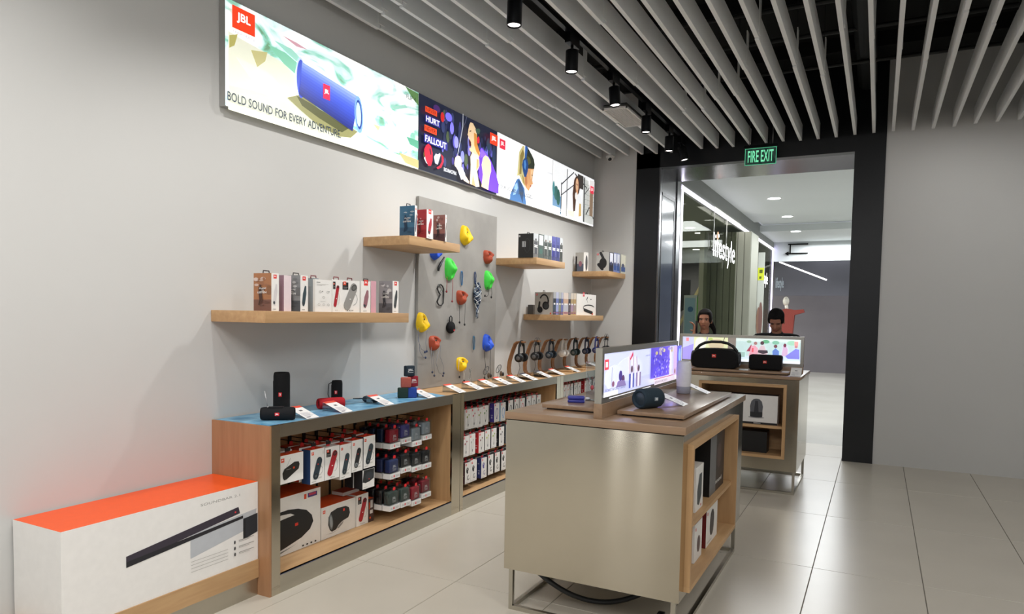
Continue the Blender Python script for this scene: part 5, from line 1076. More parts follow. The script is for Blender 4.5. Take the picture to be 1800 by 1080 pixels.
# headphones on curved wooden stands
SP = [(0, 0, .008), (-.10, 0, .008), (-.165, 0, .010), (-.195, 0, .022), (-.212, 0, .05), (-.216, 0, .10), (-.208, 0, .16), (-.190, 0, .22), (-.165, 0, .29), (-.145, 0, .335), (-.125, 0, .352), (-.09, 0, .356), (-.05, 0, .352)]
def hp_stand(k, y, x, label):
    t = thing('headphone_stand', label, 'headphone stand', (x, y, zc), 0, 'wooden headphone stands')
    MB().tube(SP, .01, 4, '8A5A33', flat=(.062, .014)).build('bent_ply_arm', M_STAND, t)
    MB().rbox(-.13, .035, -.036, .036, .0, .016, .003).build('base_pad', M_OAK, t); return t
def headphones(y, x, z, col, label, cupc=None, hoop=False, rz=0., cable=None, gloss=False, cupr=.040):
    """band arches across Y over the stand arm; cups hang either side"""
    t = thing('headphones', label, 'headphones', (x, y, z), rz, 'headphones on the wooden stands')
    cupc = cupc or col; w_ = .064
    arc = [(0, w_*cos(a_)*(1 if abs(cos(a_)) < .8 else 1.0), .085*sin(a_)) for a_ in [pi*i/18 for i in range(19)]]
    path = [(0, w_*.98, -.055)]+[(0, w_*1.02, -.02)]+arc+[(0, -w_*1.02, -.02), (0, -w_*.98, -.055)]
    MB().tube(path, .01, 4, col, flat=(.026, .011) if not hoop else (.014, .005)).build('headband', M_PLAST if not hoop else M_METAL, t)
    MB().tube([(0, (w_-.010)*cos(a_), .077*sin(a_)) for a_ in [radians(30)+radians(120)*i/10 for i in range(11)]], .01, 4, hexmix(col, '606060', .15), flat=(.024, .008)).build('band_padding', M_CLOTH, t)
    if hoop:
        for s_ in (-1, 1): MB().tube([(s_*.01, .075*cos(a_), .02+.092*sin(a_)) for a_ in [pi*i/18 for i in range(19)]], .0022, 6, '3A3A3C').build('hoop_wire', M_METAL, t)
    for s_ in (-1, 1):
        Mc = Matrix.Translation((0, s_*w_*.96, -.072)) @ Matrix.Rotation(s_*-.10, 4, 'X')
        r = cupr
        cup = MB().lathe([(0, s_*.026), (r*.6, s_*.026), (r*.92, s_*.020), (r, s_*.010), (r, s_*.0), (r*.95, s_*-.003)], 26, 'y', cupc, Mc, cap=False).build('ear_cup', M_PLAST, t)
        MB().lathe([(r*.95, s_*-.002), (r*1.02, s_*-.008), (r*.98, s_*-.020), (r*.75, s_*-.024), (r*.55, s_*-.018), (r*.5, s_*-.004), (0, s_*-.004)], 26, 'y', hexmix(cupc, '000000' if col != 'D8D4CE' else 'FFFFFF', .35), Mc, cap=False).build('ear_cushion', M_CLOTH, cup)
        MB().lathe([(0, s_*.0275), (r*.45, s_*.0275), (r*.5, s_*.025)], 20, 'y', hexmix(cupc, 'FFFFFF', .12), Mc, cap=False).build('cup_disc', M_PLAST, cup)
    if cable: MB().tube([(.0, -w_, -.11), (.01, -w_+.01, -.17), (.0, -w_-.03, -.24), (.03, -w_-.02, -.268), (.07, -w_+.03, -.270)], .0022, 6, '1E1E20').build('cable', M_PLAST, t)
    return t
HP = [(6.10, '17181A', None, False, True, 'black headphones with a dangling cable, nearest on the wooden stands', .043), (6.45, '1B1B1D', None, True, True, 'black headphones with thin double hoops on the second stand', .043), (6.80, '1C2430', '22303C', False, False, 'dark slate headphones on the third wooden stand', .040),
      (7.14, 'D8D4CE', 'E0DCD6', False, False, 'white headphones on the fourth wooden stand', .038), (7.47, '1E2E30', '24383A', False, False, 'dark green headphones on the fifth wooden stand', .038), (7.82, '1E2A48', '242E4A', False, False, 'navy blue headphones on the sixth wooden stand', .036),
      (8.15, '2A3470', '2E3878', False, False, 'royal blue headphones on the seventh wooden stand', .036)]
for k, (y, c_, cc, hoop, cab, lab, r) in enumerate(HP):
    hp_stand(k, y-.03, -2.985, f'curved wooden headphone stand, {ORD[k]} from the near end')
    headphones(y-.03, -3.065, 1.205, c_, lab, cc, hoop, radians(4), cab, cupr=r)
hp_stand(7, 8.36, -2.955, 'curved wooden headphone stand in the far corner'); headphones(8.36, -3.03, 1.215, '1C1C1E', 'black headphones with hoops in the far corner', None, True, radians(4), cupr=.036)
t = thing('coiled_cable', 'coiled black cable lying by the second headphone stand', 'cable', (-3.0, 6.30, zc), 0)
MB().tube([(.045*cos(i*.7)*(1-.01*i), .06*sin(i*.7), .006+.0015*i) for i in range(28)], .0028, 5, '1A1A1C').build('cable', M_PLAST, t)
t = thing('coiled_cable', 'short black cable lying by the first headphone stand', 'cable', (-3.05, 5.98, zc), 0)
MB().tube([(-.06, -.02, .004), (0, .02, .02), (.06, .03, .006), (.10, .0, .004)], .0028, 5, '1A1A1C').build('cable', M_PLAST, t)

# ================================================================== ISLANDS
def island(loc, rz, W_, L_, label, open_=None, board_m=M_TOP):
    """steel clad island; local x across, y along.  front face is y=0"""
    t = thing('display_island', label, 'display counter', loc, rz)
    z0, z1 = .222, 1.006; e = .002
    MB().box(0, W_, 0, .018, z0, z1).build('front_panel', M_STEEL, t)
    MB().box(0, W_, L_-.018, L_, z0, z1).build('back_panel', M_STEEL, t)
    MB().box(0, .018, .0185, L_-.0185, z0, z1).build('side_panel', M_STEEL, t)
    if open_ and open_[0] == 'x':     # opening in the x=W_ side
        _, a, b, c, d = open_
        MB().box(W_-.018, W_, .0185, a, z0, z1).build('side_panel', M_STEEL, t); MB().box(W_-.018, W_, b, L_-.0185, z0, z1).build('side_panel', M_STEEL, t)
        MB().box(W_-.018, W_, a, b, z0, c).build('lower_panel', M_STEEL, t); MB().box(W_-.018, W_, a, b, d, z1).build('upper_panel', M_STEEL, t)
        x0, x1, f = W_-.36, W_+.028, .024
        MB().box(x0, x1, a, a+f, c+f, d-f).build('niche_side', M_OAKZ, t); MB().box(x0, x1, b-f, b, c+f, d-f).build('niche_side', M_OAKZ, t)
        MB().box(x0, x1, a, b, c, c+f).build('niche_floor', M_OAK, t); MB().box(x0, x1, a, b, d-f, d).build('niche_top', M_OAK, t)
        MB().box(x0, W_+.0, a+f, b-f, .520, .542).build('niche_shelf', M_OAK, t); MB().box(x0-.01, x0, a, b, c, d).build('niche_back', M_OAKZ, t)
    else: MB().box(W_-.018, W_, .0185, L_-.0185, z0, z1).build('side_panel', M_STEEL, t)
    MB().box(.02, W_-.02, .02, L_-.02, z0, z0+.01).build('bottom_panel', M_STEEL, t)
    MB().box(.012, W_-.012, .012, L_-.012, z1-.002, z1+.006, '1A1A1A').build('shadow_gap', M_PLAST, t)
    MB().rbox(-.004, W_+.012, -.012, L_+.01, z1+.006, 1.049, .002).build('top_board', board_m, t)
    # tubular base frame
    s_ = .022; i_ = .02
    for x in (i_, W_-i_-s_):
        for y in (i_, L_-i_-s_): MB().box(x, x+s_, y, y+s_, 0, z0).build('leg', M_STEELH, t)
        MB().box(x, x+s_, i_+s_, L_-i_-s_, 0, s_).build('base_rail', M_STEELH, t)
    for y in (i_, L_-i_-s_): MB().box(i_+s_, W_-i_-s_, y, y+s_, 0, s_).build('base_rail', M_STEELH, t)
    return t
IX, IY = -1.690, 3.188; IW, IL = .920, 1.60
isl = island((IX, IY, 0), 0, IW, IL, 'large brushed steel island counter in the foreground with brown oak top', ('x', .09, 1.285, .247, .955))
for x0, x1, nm, m_ in ((-1.575, -1.232, 'narrow brown display platform left of the screen on the island', 0), (-1.155, -.815, 'narrow brown display platform right of the screen on the island', 1)):
    t = thing('display_platform', nm, 'platform', (x0, 3.375, 1.0492), 0, 'raised display platforms on the island')
    MB().box(.02, x1-x0-.02, .02, 1.21, 0, .008, '2A2018').build('spacer', M_PLAST, t); MB().rbox(0, x1-x0, 0, 1.235, .008, .027, .0015).build('platform_board', M_TOPY, t)
ZP = 1.0492+.027
# plug and cable under the island
t = tag(MB().tube([(-1.60+.62*t_, 3.30+.34*t_, max(.014, .23-.72*t_+.62*t_*t_)) for t_ in [i/24 for i in range(25)]], .014, 10, '2A2B2C').build('power_conduit', M_PLAST), 'thick dark cable sagging to the floor beneath the island', 'cable')
t = thing('power_plug', 'dark plug and socket lying under the island', 'plug', (-.93, 3.42, .0))
MB().rbox(-.05, .05, -.03, .03, 0, .03, .006, '4A4A4A').build('socket', M_PLAST, t); MB().rbox(.0, .035, -.02, .02, .0305, .065, .005, '1A1A1A').build('plug_body', M_PLAST, t)
def screen(loc, rz, L_, label, art, h0=.072, h=.345):
    """double-sided light screen on an oak base; display looks along local -y"""
    t = thing('light_screen', label, 'screen', loc, rz)
    MB().rbox(0, L_, -.022, .022, 0, h0, .0015).build('oak_base', M_TOP, t)
    f = .028
    MB().box(0, L_, -.018, .018, h0+.0005, h0+f).box(0, L_, -.018, .018, h-f, h).box(0, f, -.018, .018, h0+f, h-f).box(L_-f, L_, -.018, .018, h0+f, h-f).build('steel_frame', M_STEELH, t)
    MB().box(f, L_-f, -.012, .012, h0+f, h-f, 'E8ECFF').build('display_panel', M_LIT, t)
    q = PR((f, -.0122, h0+f), (1, 0, 0), (0, 0, 1), .0003); art(q, L_-2*f, h-2*f-h0); q.build('display_print', M_LIT, t); return t
def art1(q, w, h):
    q.rect(0, 0, w, h, 'CDD4F6'); q.rect(0, 0, w, h*.30, 'C2C8F0'); q.ell(w*.3, h*.55, w*.16, h*.3, 'D8DEFA'); q.ell(w*.12, h*.4, w*.10, h*.3, 'DCE2FC')
    q.rect(w*.0, 0, w*.16, h*.10, 'F4F6FF'); q.rect(w*.012, h*.62, w*.055, h*.86, 'E0505C'); q.rect(w*.022, h*.68, w*.045, h*.80, 'F4E8F0')
    for cu, cv, a, b, c in ((.105, .26, .014, .07, '8A5A78'), (.185, .42, .020, .13, '4A3A88'), (.215, .32, .018, .11, '5A3A68'), (.165, .25, .02, .06, 'A890C8')): q.ell(w*cu, h*cv, w*a, h*b, c)
    q.line(w*.085, h*.2, w*.09, h*.66, w*.003, '6A6A88'); q.poly([(w*.13, h*.16), (w*.16, h*.30), (w*.23, h*.30), (w*.25, h*.16)], '8A7AB0')
    for cu, c in ((.315, '3A46A0'), (.40, '8A7AA0')):
        q.poly([(w*(cu-.03), h*.06), (w*(cu-.032), h*.42), (w*(cu+.032), h*.42), (w*(cu+.03), h*.06)], c); q.poly([(w*(cu-.012), h*.06), (w*(cu-.012), h*.42), (w*(cu+.014), h*.42), (w*(cu+.012), h*.06)], 'E4E0F0'); q.ell(w*cu, h*.53, w*.013, h*.09, '5A4050')
    q.line(w*.29, h*.42, w*.285, h*.86, w*.007, 'B08898'); q.line(w*.335, h*.42, w*.325, h*.86, w*.007, 'B08898'); q.poly([(w*.285, h*.80), (w*.32, h*.98), (w*.325, h*.88), (w*.29, h*.76)], 'C8405A'); q.line(w*.385, h*.42, w*.365, h*.84, w*.007, 'B08898')
    q.text('ESCAPE THE DAILY GRIND', w*.01, h*.115, w*.235, h*.18, '5A5A78', .0); q.text('NEW', w*.49, h*.80, w*.55, h*.84, '6A6A88')
    q.rect(w*.56, h*.16, w*.86, h, '5A4AC8'); random.seed(8)
    for k in range(70):
        q.ell(w*(.57+.28*random.random()), h*(.2+.62*random.random()), w*.006, h*.035, random.choice(['A8A0F0', '3A2E98', 'C8C0F8', '7A6AE0', '8A80E8', '4A3AB0']), 0, 8)
    for k in range(12): q.ell(w*(.58+.26*random.random()), h*(.84+.14*random.random()), w*.02, h*.05, random.choice(['E8D8A0', 'B0A0C8', 'C8B888', '8A80C0']), 0, 8)
    q.rect(w*.56, 0, w, h*.15, 'E8DCE8'); q.rect(w*.56, h*.15, w, h*.17, 'C84A6A'); q.text('BOOM FOR DAYS', w*.57, h*.035, w*.76, h*.10, '5A4A68', .0); q.rect(w*.86, h*.15, w*.92, h, 'D8B8E8'); q.rect(w*.92, h*.18, w, h, '6A6AE0')
    q.ell(w*.965, h*.72, w*.02, h*.2, '9AC0F4'); q.ell(w*.95, h*.35, w*.02, h*.12, 'C88AC8'); q.ell(w*.94, h*.24, w*.012, h*.08, '3A3060'); q.ell(w*.885, h*.26, w*.012, h*.08, '9A7A78'); q.line(0, h*.002, w*.5, h*.002, h*.02, 'F6F8FF'); q.text('PARTY ON', w*.90, h*.05, w*.985, h*.12, 'F8F4FF', .02); q.rect(w*.992, h*.1, w, h*.95, 'E8F6FF')
scr = screen((-1.198, 3.21, 1.0493), pi/2, 1.455, 'long backlit screen with jumping people standing along the island', art1)
pcard = dict(w=.11, dx=.13, dz=.05, group='price cards on the island platforms', header='F0EFEE')
p = at(1172, 708, z=ZP+.01); price_card((p.x+.10, p.y+.02, ZP), 'white price card lying behind the dark blue cylinder speaker', **pcard)
p = at(1220, 688, z=ZP+.01); price_card((p.x+.09, p.y+.02, ZP), 'white price card behind the tall white speaker', **pcard)
bar_speaker('cylinder_speaker', 'dark blue-grey barrel speaker lying on the island platform', 'speaker', (-1.045, 3.545, ZP), .155, .052, '26343E', radians(66), badge='8A949C', ends='2E3C46')
p = at(1201, 692, z=ZP)
t = thing('table_speaker', 'tall white tapered speaker with grey woven base on the island', 'speaker', (p.x, p.y, ZP))
MB().lathe([(0, 0), (.034, 0), (.041, .003), (.0425, .045)], 32, 'z', '9A9CA8', cap=False).build('woven_base', M_FAB, t)
MB().lathe([(.0425, .0455), (.046, .10), (.046, .15), (.043, .19), (.0385, .202), (.030, .2045), (.028, .201), (0, .201)], 32, 'z', 'D6D6DA', cap=False).build('shell', M_PLAST, t)
p = at(1013, 708, z=ZP)
t = thing('speaker_case', 'small violet-blue rounded speaker on the left island platform', 'speaker', (p.x, p.y, ZP), radians(18))
MB().rbox(-.046, .046, -.026, .026, 0, .018, .007, '34388C').build('lower_half', M_PLAST, t); MB().rbox(-.046, .046, -.026, .026, .0185, .037, .007, '3A3E98').build('upper_half', M_PLAST, t)
p = at(1030, 708, z=ZP)
t = thing('acrylic_stand', 'tall clear acrylic stand holding earphones on the left island platform', 'display holder', (p.x-.0, p.y+.10, ZP))
MB().box(-.045, .045, -.03, .03, 0, .004, 'FFFFFF').build('base', M_ACRYL, t); MB().box(-.04, .04, -.003, .0, .004, .22, 'FFFFFF').build('back_plate', M_ACRYL, t)
MB().tube([(-.035, 0, .15), (-.005, .0, .085)], .003, 6, 'FFFFFF').build('prong', M_ACRYL, t); MB().tube([(.035, 0, .15), (.005, .0, .085)], .003, 6, 'FFFFFF').build('prong', M_ACRYL, t)
MB().ball((0, -.012, .075), (.010, .01, .014), 'B84A50', 10).build('earbud', M_PLAST, t)
p = at(1033, 704, z=ZP); t = thing('earphone_tangle', 'white earphones lying beside the violet speaker', 'earphones', (p.x+.02, p.y, ZP))
MB().tube([(-.03, 0, .003), (0, .012, .003), (.03, -.01, .003), (.05, .01, .003)], .002, 5, 'D8D8DC').build('cable', M_PLAST, t); MB().ball((-.02, .0, .010), (.016, .010, .008), 'E4E4E8', 10).build('earbud', M_PLAST, t); MB().ball((.03, .01, .010), (.014, .012, .009), 'E4E4E8', 10).build('earbud', M_PLAST, t)
# boxes in the island niche
gi = 'boxes in the island niche'; xf = -.80
NX = IX+IW
pbox('speaker_box', 'small white box at the near end of the island niche shelf', 'box', (NX-.115, 3.69, .5425), .17, .17, .235, 'E8E6E2', None, None, 'E0DEDA', lambda q, w, h: (q.poly([(w*a, h*b) for a, b in ((.25, .15), (.2, .45), (.45, .8), (.8, .8), (.8, .3), (.5, .1))], '3A4246'), q.rect(w*.7, h*.05, w*.8, h*.1, 'D04A4A')), group=gi)
pbox('speaker_box', 'tall glossy black box with a grey gradient front on the niche shelf', 'box', (NX-.135, 4.165, .5425), .20, .40, .335, '0E0E10', '3A3432', '0C0C0E', '141416', lambda q, w, h: (q.rect(0, 0, w*.42, h, '6A6C6E'), q.rect(w*.42, 0, w, h, '2E2624'), q.ell(w*.62, h*.6, w*.16, h*.22, '4A3A38'), q.text('sound', w*.40, h*.13, w*.84, h*.20, 'D8D6D2', .02)), group=gi)
pbox('speaker_box', 'white box with a dark round print at the near end of the niche floor', 'box', (NX-.115, 3.70, .2725), .17, .17, .205, 'E8E6E2', None, None, '8A1E22', lambda q, w, h: (q.ell(w*.55, h*.40, w*.22, h*.22, '5A4A4A'), q.rect(w*.1, h*.8, w*.2, h*.88, 'D04A4A')), group=gi)
pbox('speaker_box', 'white box with a rounded black speaker print on the niche floor', 'box', (NX-.125, 4.04, .2725), .19, .30, .215, 'E8E6E2', None, '6A1E20', '9A2426', lambda q, w, h: (q.cap(w*.5, h*.42, w*.52, h*.62, w*.18, '2A2628'), q.cap(w*.5, h*.42, w*.52, h*.60, w*.13, '3E3A3C'), q.rect(w*.08, h*.82, w*.14, h*.9, 'D04A4A'), q.rect(w*.1, h*.08, w*.5, h*.10, 'B0AEAA')), group=gi)

# second counter by the opening
CX, CY, CW, CD = -1.765, 6.554, 1.175, .93
def island2():
    t = thing('display_island', 'second steel counter by the doorway, with big black speakers on top', 'display counter', (CX, CY, 0))
    a, b, c, d = CX, CX, .314, .974
    x0, x1 = -1.452-CX, -.690-CX; z0, z1 = .205, 1.018; f = .026
    MB().box(0, x0, 0, .018, z0, z1).build('front_panel', M_STEEL, t); MB().box(x1, CW, 0, .018, z0, z1).build('front_panel', M_STEEL, t)
    MB().box(x0, x1, 0, .018, z0, c).build('lower_panel', M_STEEL, t); MB().box(x0, x1, 0, .018, d, z1).build('upper_panel', M_STEEL, t)
    for x in (0, CW-.018): MB().box(x, x+.018, .0185, CD, z0, z1).build('side_panel', M_STEEL, t)
    MB().box(.018, CW-.018, CD-.018, CD, z0, z1).build('back_panel', M_STEEL, t); MB().box(.018, CW-.018, .02, CD-.02, z0, z0+.01).build('bottom_panel', M_STEEL, t)
    for x in (x0, x1-f): MB().box(x, x+f, -.022, .33, c, d).build('niche_side', M_OAKZ, t)
    MB().box(x0+f, x1-f, -.022, .33, c, c+f).build('niche_floor', M_OAKX, t); MB().box(x0+f, x1-f, -.022, .33, d-f, d).build('niche_top', M_OAKX, t)
    MB().box(x0+f, x1-f, 0, .33, .578, .602).build('niche_shelf', M_OAKX, t); MB().box(x0, x1, .33, .34, c, d).build('niche_back', M_OAKX, t)
    MB().rbox(-.01, CW+.01, -.01, CD+.01, z1+.003, 1.049, .002).build('top_board', M_TOP, t); MB().box(.01, CW-.01, .01, CD-.01, z1, z1+.003, '1A1A1A').build('shadow_gap', M_PLAST, t)
    s_ = .022; i_ = .012
    for x in (i_, CW-i_-s_):
        for y in (i_, CD-i_-s_): MB().box(x, x+s_, y, y+s_, 0, z0).build('leg', M_STEELH, t)
        MB().box(x, x+s_, i_+s_, CD-i_-s_, 0, s_).build('base_rail', M_STEELH, t)
    for y in (i_, CD-i_-s_): MB().box(i_+s_, CW-i_-s_, y, y+s_, 0, s_).build('base_rail', M_STEELH, t)
    return t
island2()
t = thing('display_platform', 'low brown platform under the big black speakers on the second counter', 'platform', (CX+.06, CY+.10, 1.0492))
pw = -.695-(CX+.06)
MB().box(.02, pw-.02, .02, .28, 0, .008, '2A2018').build('spacer', M_PLAST, t); MB().rbox(0, pw, 0, .31, .008, .028, .0015).build('platform_board', M_TOP, t)
def art2(q, w, h):
    q.rect(0, 0, w*.47, h, 'C8CCE8'); q.rect(w*.10, h*.3, w*.40, h, 'E4E8B8'); q.ell(w*.16, h*.7, w*.05, h*.3, 'F2F2E8'); q.ell(w*.30, h*.7, w*.07, h*.25, 'D8C8A8'); q.rect(w*.40, 0, w*.47, h, '8A8078'); q.poly([(0, 0), (0, h*.5), (w*.1, h*.7), (w*.08, 0)], 'A89CF0'); q.rect(w*.03, h*.80, w*.055, h*.95, 'E89098')
    q.line(w*.21, h*.7, w*.22, h, w*.006, '7A5AD0'); q.line(w*.36, h*.8, w*.37, h, w*.006, '5A3A58'); q.ell(w*.25, h*.92, w*.02, h*.06, 'B8C878')
    q.rect(w*.47, 0, w, h, 'C4DDDC'); q.rect(w*.47, h*.08, w, h*.25, 'D8E8F4'); q.rect(w*.47, h*.88, w, h, 'DCEBE8')
    for cu, cv, a, b, c in ((.58, .86, .02, .06, '9AB8A0'), (.72, .88, .03, .08, '6AB088'), (.80, .85, .03, .08, '88C0A8'), (.93, .85, .04, .1, 'A8D8C0')): q.ell(w*cu, h*cv, w*a, h*b, c)
    q.poly([(w*.56, h*.45), (w*.60, h*.75), (w*.605, h*.6), (w*.595, h*.45)], 'A84A60'); q.poly([(w*.58, h*.25), (w*.60, h*.68), (w*.63, h*.72), (w*.655, h*.6), (w*.66, h*.25)], 'E8A8B8'); q.ell(w*.635, h*.8, w*.015, h*.07, 'A87878'); q.rect(w*.605, h*.42, w*.62, h*.6, 'E06070')
    q.poly([(w*.65, h*.28), (w*.66, h*.55), (w*.68, h*.72), (w*.71, h*.72), (w*.725, h*.5), (w*.74, h*.40), (w*.72, h*.28)], 'D8C0C8'); q.poly([(w*.655, h*.42), (w*.66, h*.52), (w*.735, h*.52), (w*.74, h*.42), (w*.70, h*.36)], '4A4048'); q.ell(w*.69, h*.82, w*.016, h*.08, '5A4048')
    q.poly([(w*.78, h*.25), (w*.775, h*.50), (w*.80, h*.62), (w*.83, h*.5), (w*.83, h*.25)], '6A88D0'); q.ell(w*.80, h*.70, w*.015, h*.07, '7A5058'); q.poly([(w*.85, h*.3), (w*.86, h*.72), (w*.88, h*.76), (w*.90, h*.6), (w*.90, h*.3)], 'D8B8D8'); q.ell(w*.875, h*.75, w*.012, h*.08, '7A3A50')
    q.poly([(w*.88, h*.3), (w*.90, h*.38), (w*.96, h*.62), (w*.99, h*.60), (w*.995, h*.2), (w*.90, h*.2)], '8A8AE8'); q.ell(w*.965, h*.72, w*.013, h*.07, 'C88A90'); q.rect(w*.95, h*.75, w*.98, h*.92, 'F0A8A8'); q.rect(w*.47, 0, w, h*.08, 'F4F8FF'); q.rect(w*.51, h*.2, w*.55, h*.42, 'A8C8C0')
p0 = at(1204, 587, y=7.0); p1 = at(1397, 592, y=7.0)
screen((CX+.012, 7.0, 1.0493), 0, CW-.024, 'long backlit screen with people in a park on the second counter', art2, .06, (p0.z+p1.z)/2-1.0493)
ZQ = 1.0492+.028
# boombox
a, b = at(1217, 645, y=6.80), at(1300, 645, y=6.80); bwid = b.x-a.x; cx = (a.x+b.x)/2; zt = at(1258, 599.5, y=6.80).z-ZQ
t = thing('boombox', 'large black boombox speaker with arched carrying handle on the second counter', 'speaker', (cx, 6.80, ZQ))
hb = zt*.74
out = [(-.36, 0), (-.47, .06), (-.5, .30), (-.49, .52), (-.45, .68), (-.38, .80), (-.28, .84), (0, .86), (.28, .84), (.38, .80), (.45, .68), (.49, .52), (.5, .30), (.47, .06), (.36, 0)]
m = MB(); prf = [(bwid*u, zt*v*.86) for u, v in out]
for s_, y_, k_ in ((1, -.085, .94), (1, -.07, .985), (1, -.05, 1.0)): pass
rings = [(-.088, .93), (-.080, .975), (-.06, 1.), (.06, 1.), (.080, .975), (.088, .93)]
vs = []; fs = []; n = len(prf); cz = zt*.36
for y_, k_ in rings: vs += [(u*k_, y_, cz+(v-cz)*k_) for u, v in prf]
for j in range(len(rings)-1):
    for i in range(n): fs.append((j*n+i, j*n+(i+1) % n, (j+1)*n+(i+1) % n, (j+1)*n+i))
fs += [tuple(range(n)), tuple(range(len(vs)-1, len(vs)-n-1, -1))]
m.add(vs, fs, '141416', False); m.build('body', M_FAB, t)
hp_ = [(-bwid*.46, 0, zt*.48), (-bwid*.43, 0, zt*.66), (-bwid*.35, 0, zt*.82), (-bwid*.24, 0, zt*.92), (-bwid*.10, 0, zt*.965), (bwid*.10, 0, zt*.965), (bwid*.24, 0, zt*.92), (bwid*.35, 0, zt*.82), (bwid*.43, 0, zt*.66), (bwid*.46, 0, zt*.48)]
MB().tube(hp_, .014, 10, '1A1A1C').build('handle', M_PLAST, t)
for s_ in (-1, 1):
    MB().lathe([(0, s_*(bwid*.5-.012)), (.05, s_*(bwid*.5-.012)), (.058, s_*(bwid*.5+.002)), (.066, s_*(bwid*.5+.002)), (.07, s_*(bwid*.5-.02))], 24, 'x', '26282C', Matrix.Translation((0, 0, zt*.36)), cap=False).build('bass_radiator', M_PLAST, t)
b = MB().rbox(-.019, .019, -.094, -.086, zt*.40, zt*.40+.030, .002, 'E03A30').build('badge', M_PLAST, t)
q = PR((-.015, -.0945, zt*.40+.008), (1, 0, 0), (0, 0, 1)); q.text('JBL', 0, 0, .030, .014, 'FFFFFF', .02); q.build('badge_print', M_CARD, b)
# second speaker
a, b = at(1317, 648, y=6.82), at(1375, 648, y=6.82); w2 = b.x-a.x; h2 = at(1346, 624, y=6.82).z-ZQ-.002
t = thing('shelf_speaker', 'low wide black speaker with red badge beside the boombox', 'speaker', ((a.x+b.x)/2, 6.82, ZQ+.002))
MB().rbox(-w2/2, w2/2, -.06, .06, 0, h2, .022, '131315').build('body', M_FAB, t)
for s_ in (-1, 1): MB().lathe([(0, s_*(w2/2+.001)), (.036, s_*(w2/2+.001)), (.042, s_*(w2/2-.006))], 20, 'x', '222426', Matrix.Translation((0, 0, h2/2)), cap=False).build('bass_radiator', M_PLAST, t)
b = MB().rbox(-.016, .016, -.064, -.058, h2*.45, h2*.45+.025, .002, 'E03A30').build('badge', M_PLAST, t)
q = PR((-.012, -.0645, h2*.45+.007), (1, 0, 0), (0, 0, 1)); q.text('JBL', 0, 0, .024, .011, 'FFFFFF', .02); q.build('badge_print', M_CARD, b)
p = at(1396, 655, z=1.055); price_card((-.63, 6.60, 1.0495), 'white price card at the right end of the second counter', w=.09, dx=.10, dz=.07, rz=-pi/2, header='E8E6E4', group='price cards by the big speakers')
p = at(1312, 649, z=ZQ); price_card((p.x, 6.685, ZQ), 'small flat white card between the two big black speakers', w=.08, dx=.05, dz=.006, rz=-pi/2, header='E8E6E4', group='price cards by the big speakers')
t = pbox('speaker_box', 'wide pale box with a clear domed speaker print in the second counter', 'box', (-1.115, 6.66, .6025), .70, .14, .262, 'DDDCDA', None, 'E2E1DF', '2A2A2C', group='boxes in the second counter')
q = PR((-.35, -.07, 0), (1, 0, 0), (0, 0, 1), .0003)
u0 = -.945-(-1.115)+.35
q.rect(0, 0, .70, .018, '1A1A1C'); q.ell(u0, .060, .07, .008, '9A9A9C'); q.poly([(u0-.052, .11), (u0-.056, .16), (u0-.045, .205), (u0-.025, .225), (u0, .23), (u0+.025, .225), (u0+.045, .205), (u0+.056, .16), (u0+.052, .11)], '5A5C62'); q.rect(u0-.053, .068, u0+.053, .11, '2A2C30'); q.ell(u0, .068, .053, .008, '2A2C30'); q.poly([(u0-.02, .11), (u0-.012, .21), (u0+.012, .21), (u0+.02, .11)], '303238')
q.rect(u0-.02, .006, u0+.04, .012, 'C8C8C8'); q.build('front_print', M_CARD, t)
pbox('speaker_box', 'plain black box on the niche floor of the second counter', 'box', (-1.03, 6.70, .3405), .36, .16, .19, '121214', group='boxes in the second counter')

# ================================================================== PEOPLE BEHIND THE SECOND COUNTER
def capsule(m, a, b, ra, rb, col='888888'):
    a, b = Vector(a), Vector(b); d = b-a; L = d.length
    if L < 1e-6: return m.ball(a, ra, col)
    Mx = Matrix.Translation(a) @ d.to_track_quat('Z', 'Y').to_matrix().to_4x4()
    prof = [(1e-4, -ra)]+[(ra*sin(t), -ra*cos(t)) for t in (.4, .8, 1.2)]+[(ra, 0), (rb, L)]+[(rb*cos(t), L+rb*sin(t)) for t in (.4, .8, 1.2)]+[(1e-4, L+rb)]
    return m.lathe(prof, 14, 'z', col, Mx)
def fuse(m, name, mt, parent, voxel, col, smooth=3):
    """one continuous surface from overlapping limbs"""
    o = m.build('tmp', mt); md = o.modifiers.new('r', 'REMESH'); md.mode = 'VOXEL'; md.voxel_size = voxel; md.use_smooth_shade = True
    s_ = o.modifiers.new('s', 'SMOOTH'); s_.iterations = smooth; s_.factor = .5
    dg = bpy.context.evaluated_depsgraph_get(); dg.update(); me = bpy.data.meshes.new_from_object(o.evaluated_get(dg))
    bpy.data.objects.remove(o)
    if 'Col' in me.attributes: me.attributes.remove(me.attributes['Col'])
    a = me.color_attributes.new('Col', 'FLOAT_COLOR', 'CORNER'); a.data.foreach_set('color', (list(lin(col))+[1.])*len(me.loops))
    me.name = name; me.materials.clear(); me.materials.append(mt)
    r = bpy.data.objects.new(name, me); C.objects.link(r); r.parent = parent; return r
def finger(m, base, d, n, L, r, curl):
    p = Vector(base); d = Vector(d).normalized(); n = Vector(n).normalized(); rr = r
    for k in range(3):
        ax = d.cross(n); d = (Matrix.Rotation(-curl, 3, ax) @ d).normalized(); q_ = p+d*L*(.42, .33, .25)[k]
        capsule(m, p, q_, rr, rr*.9); p = q_; rr *= .9
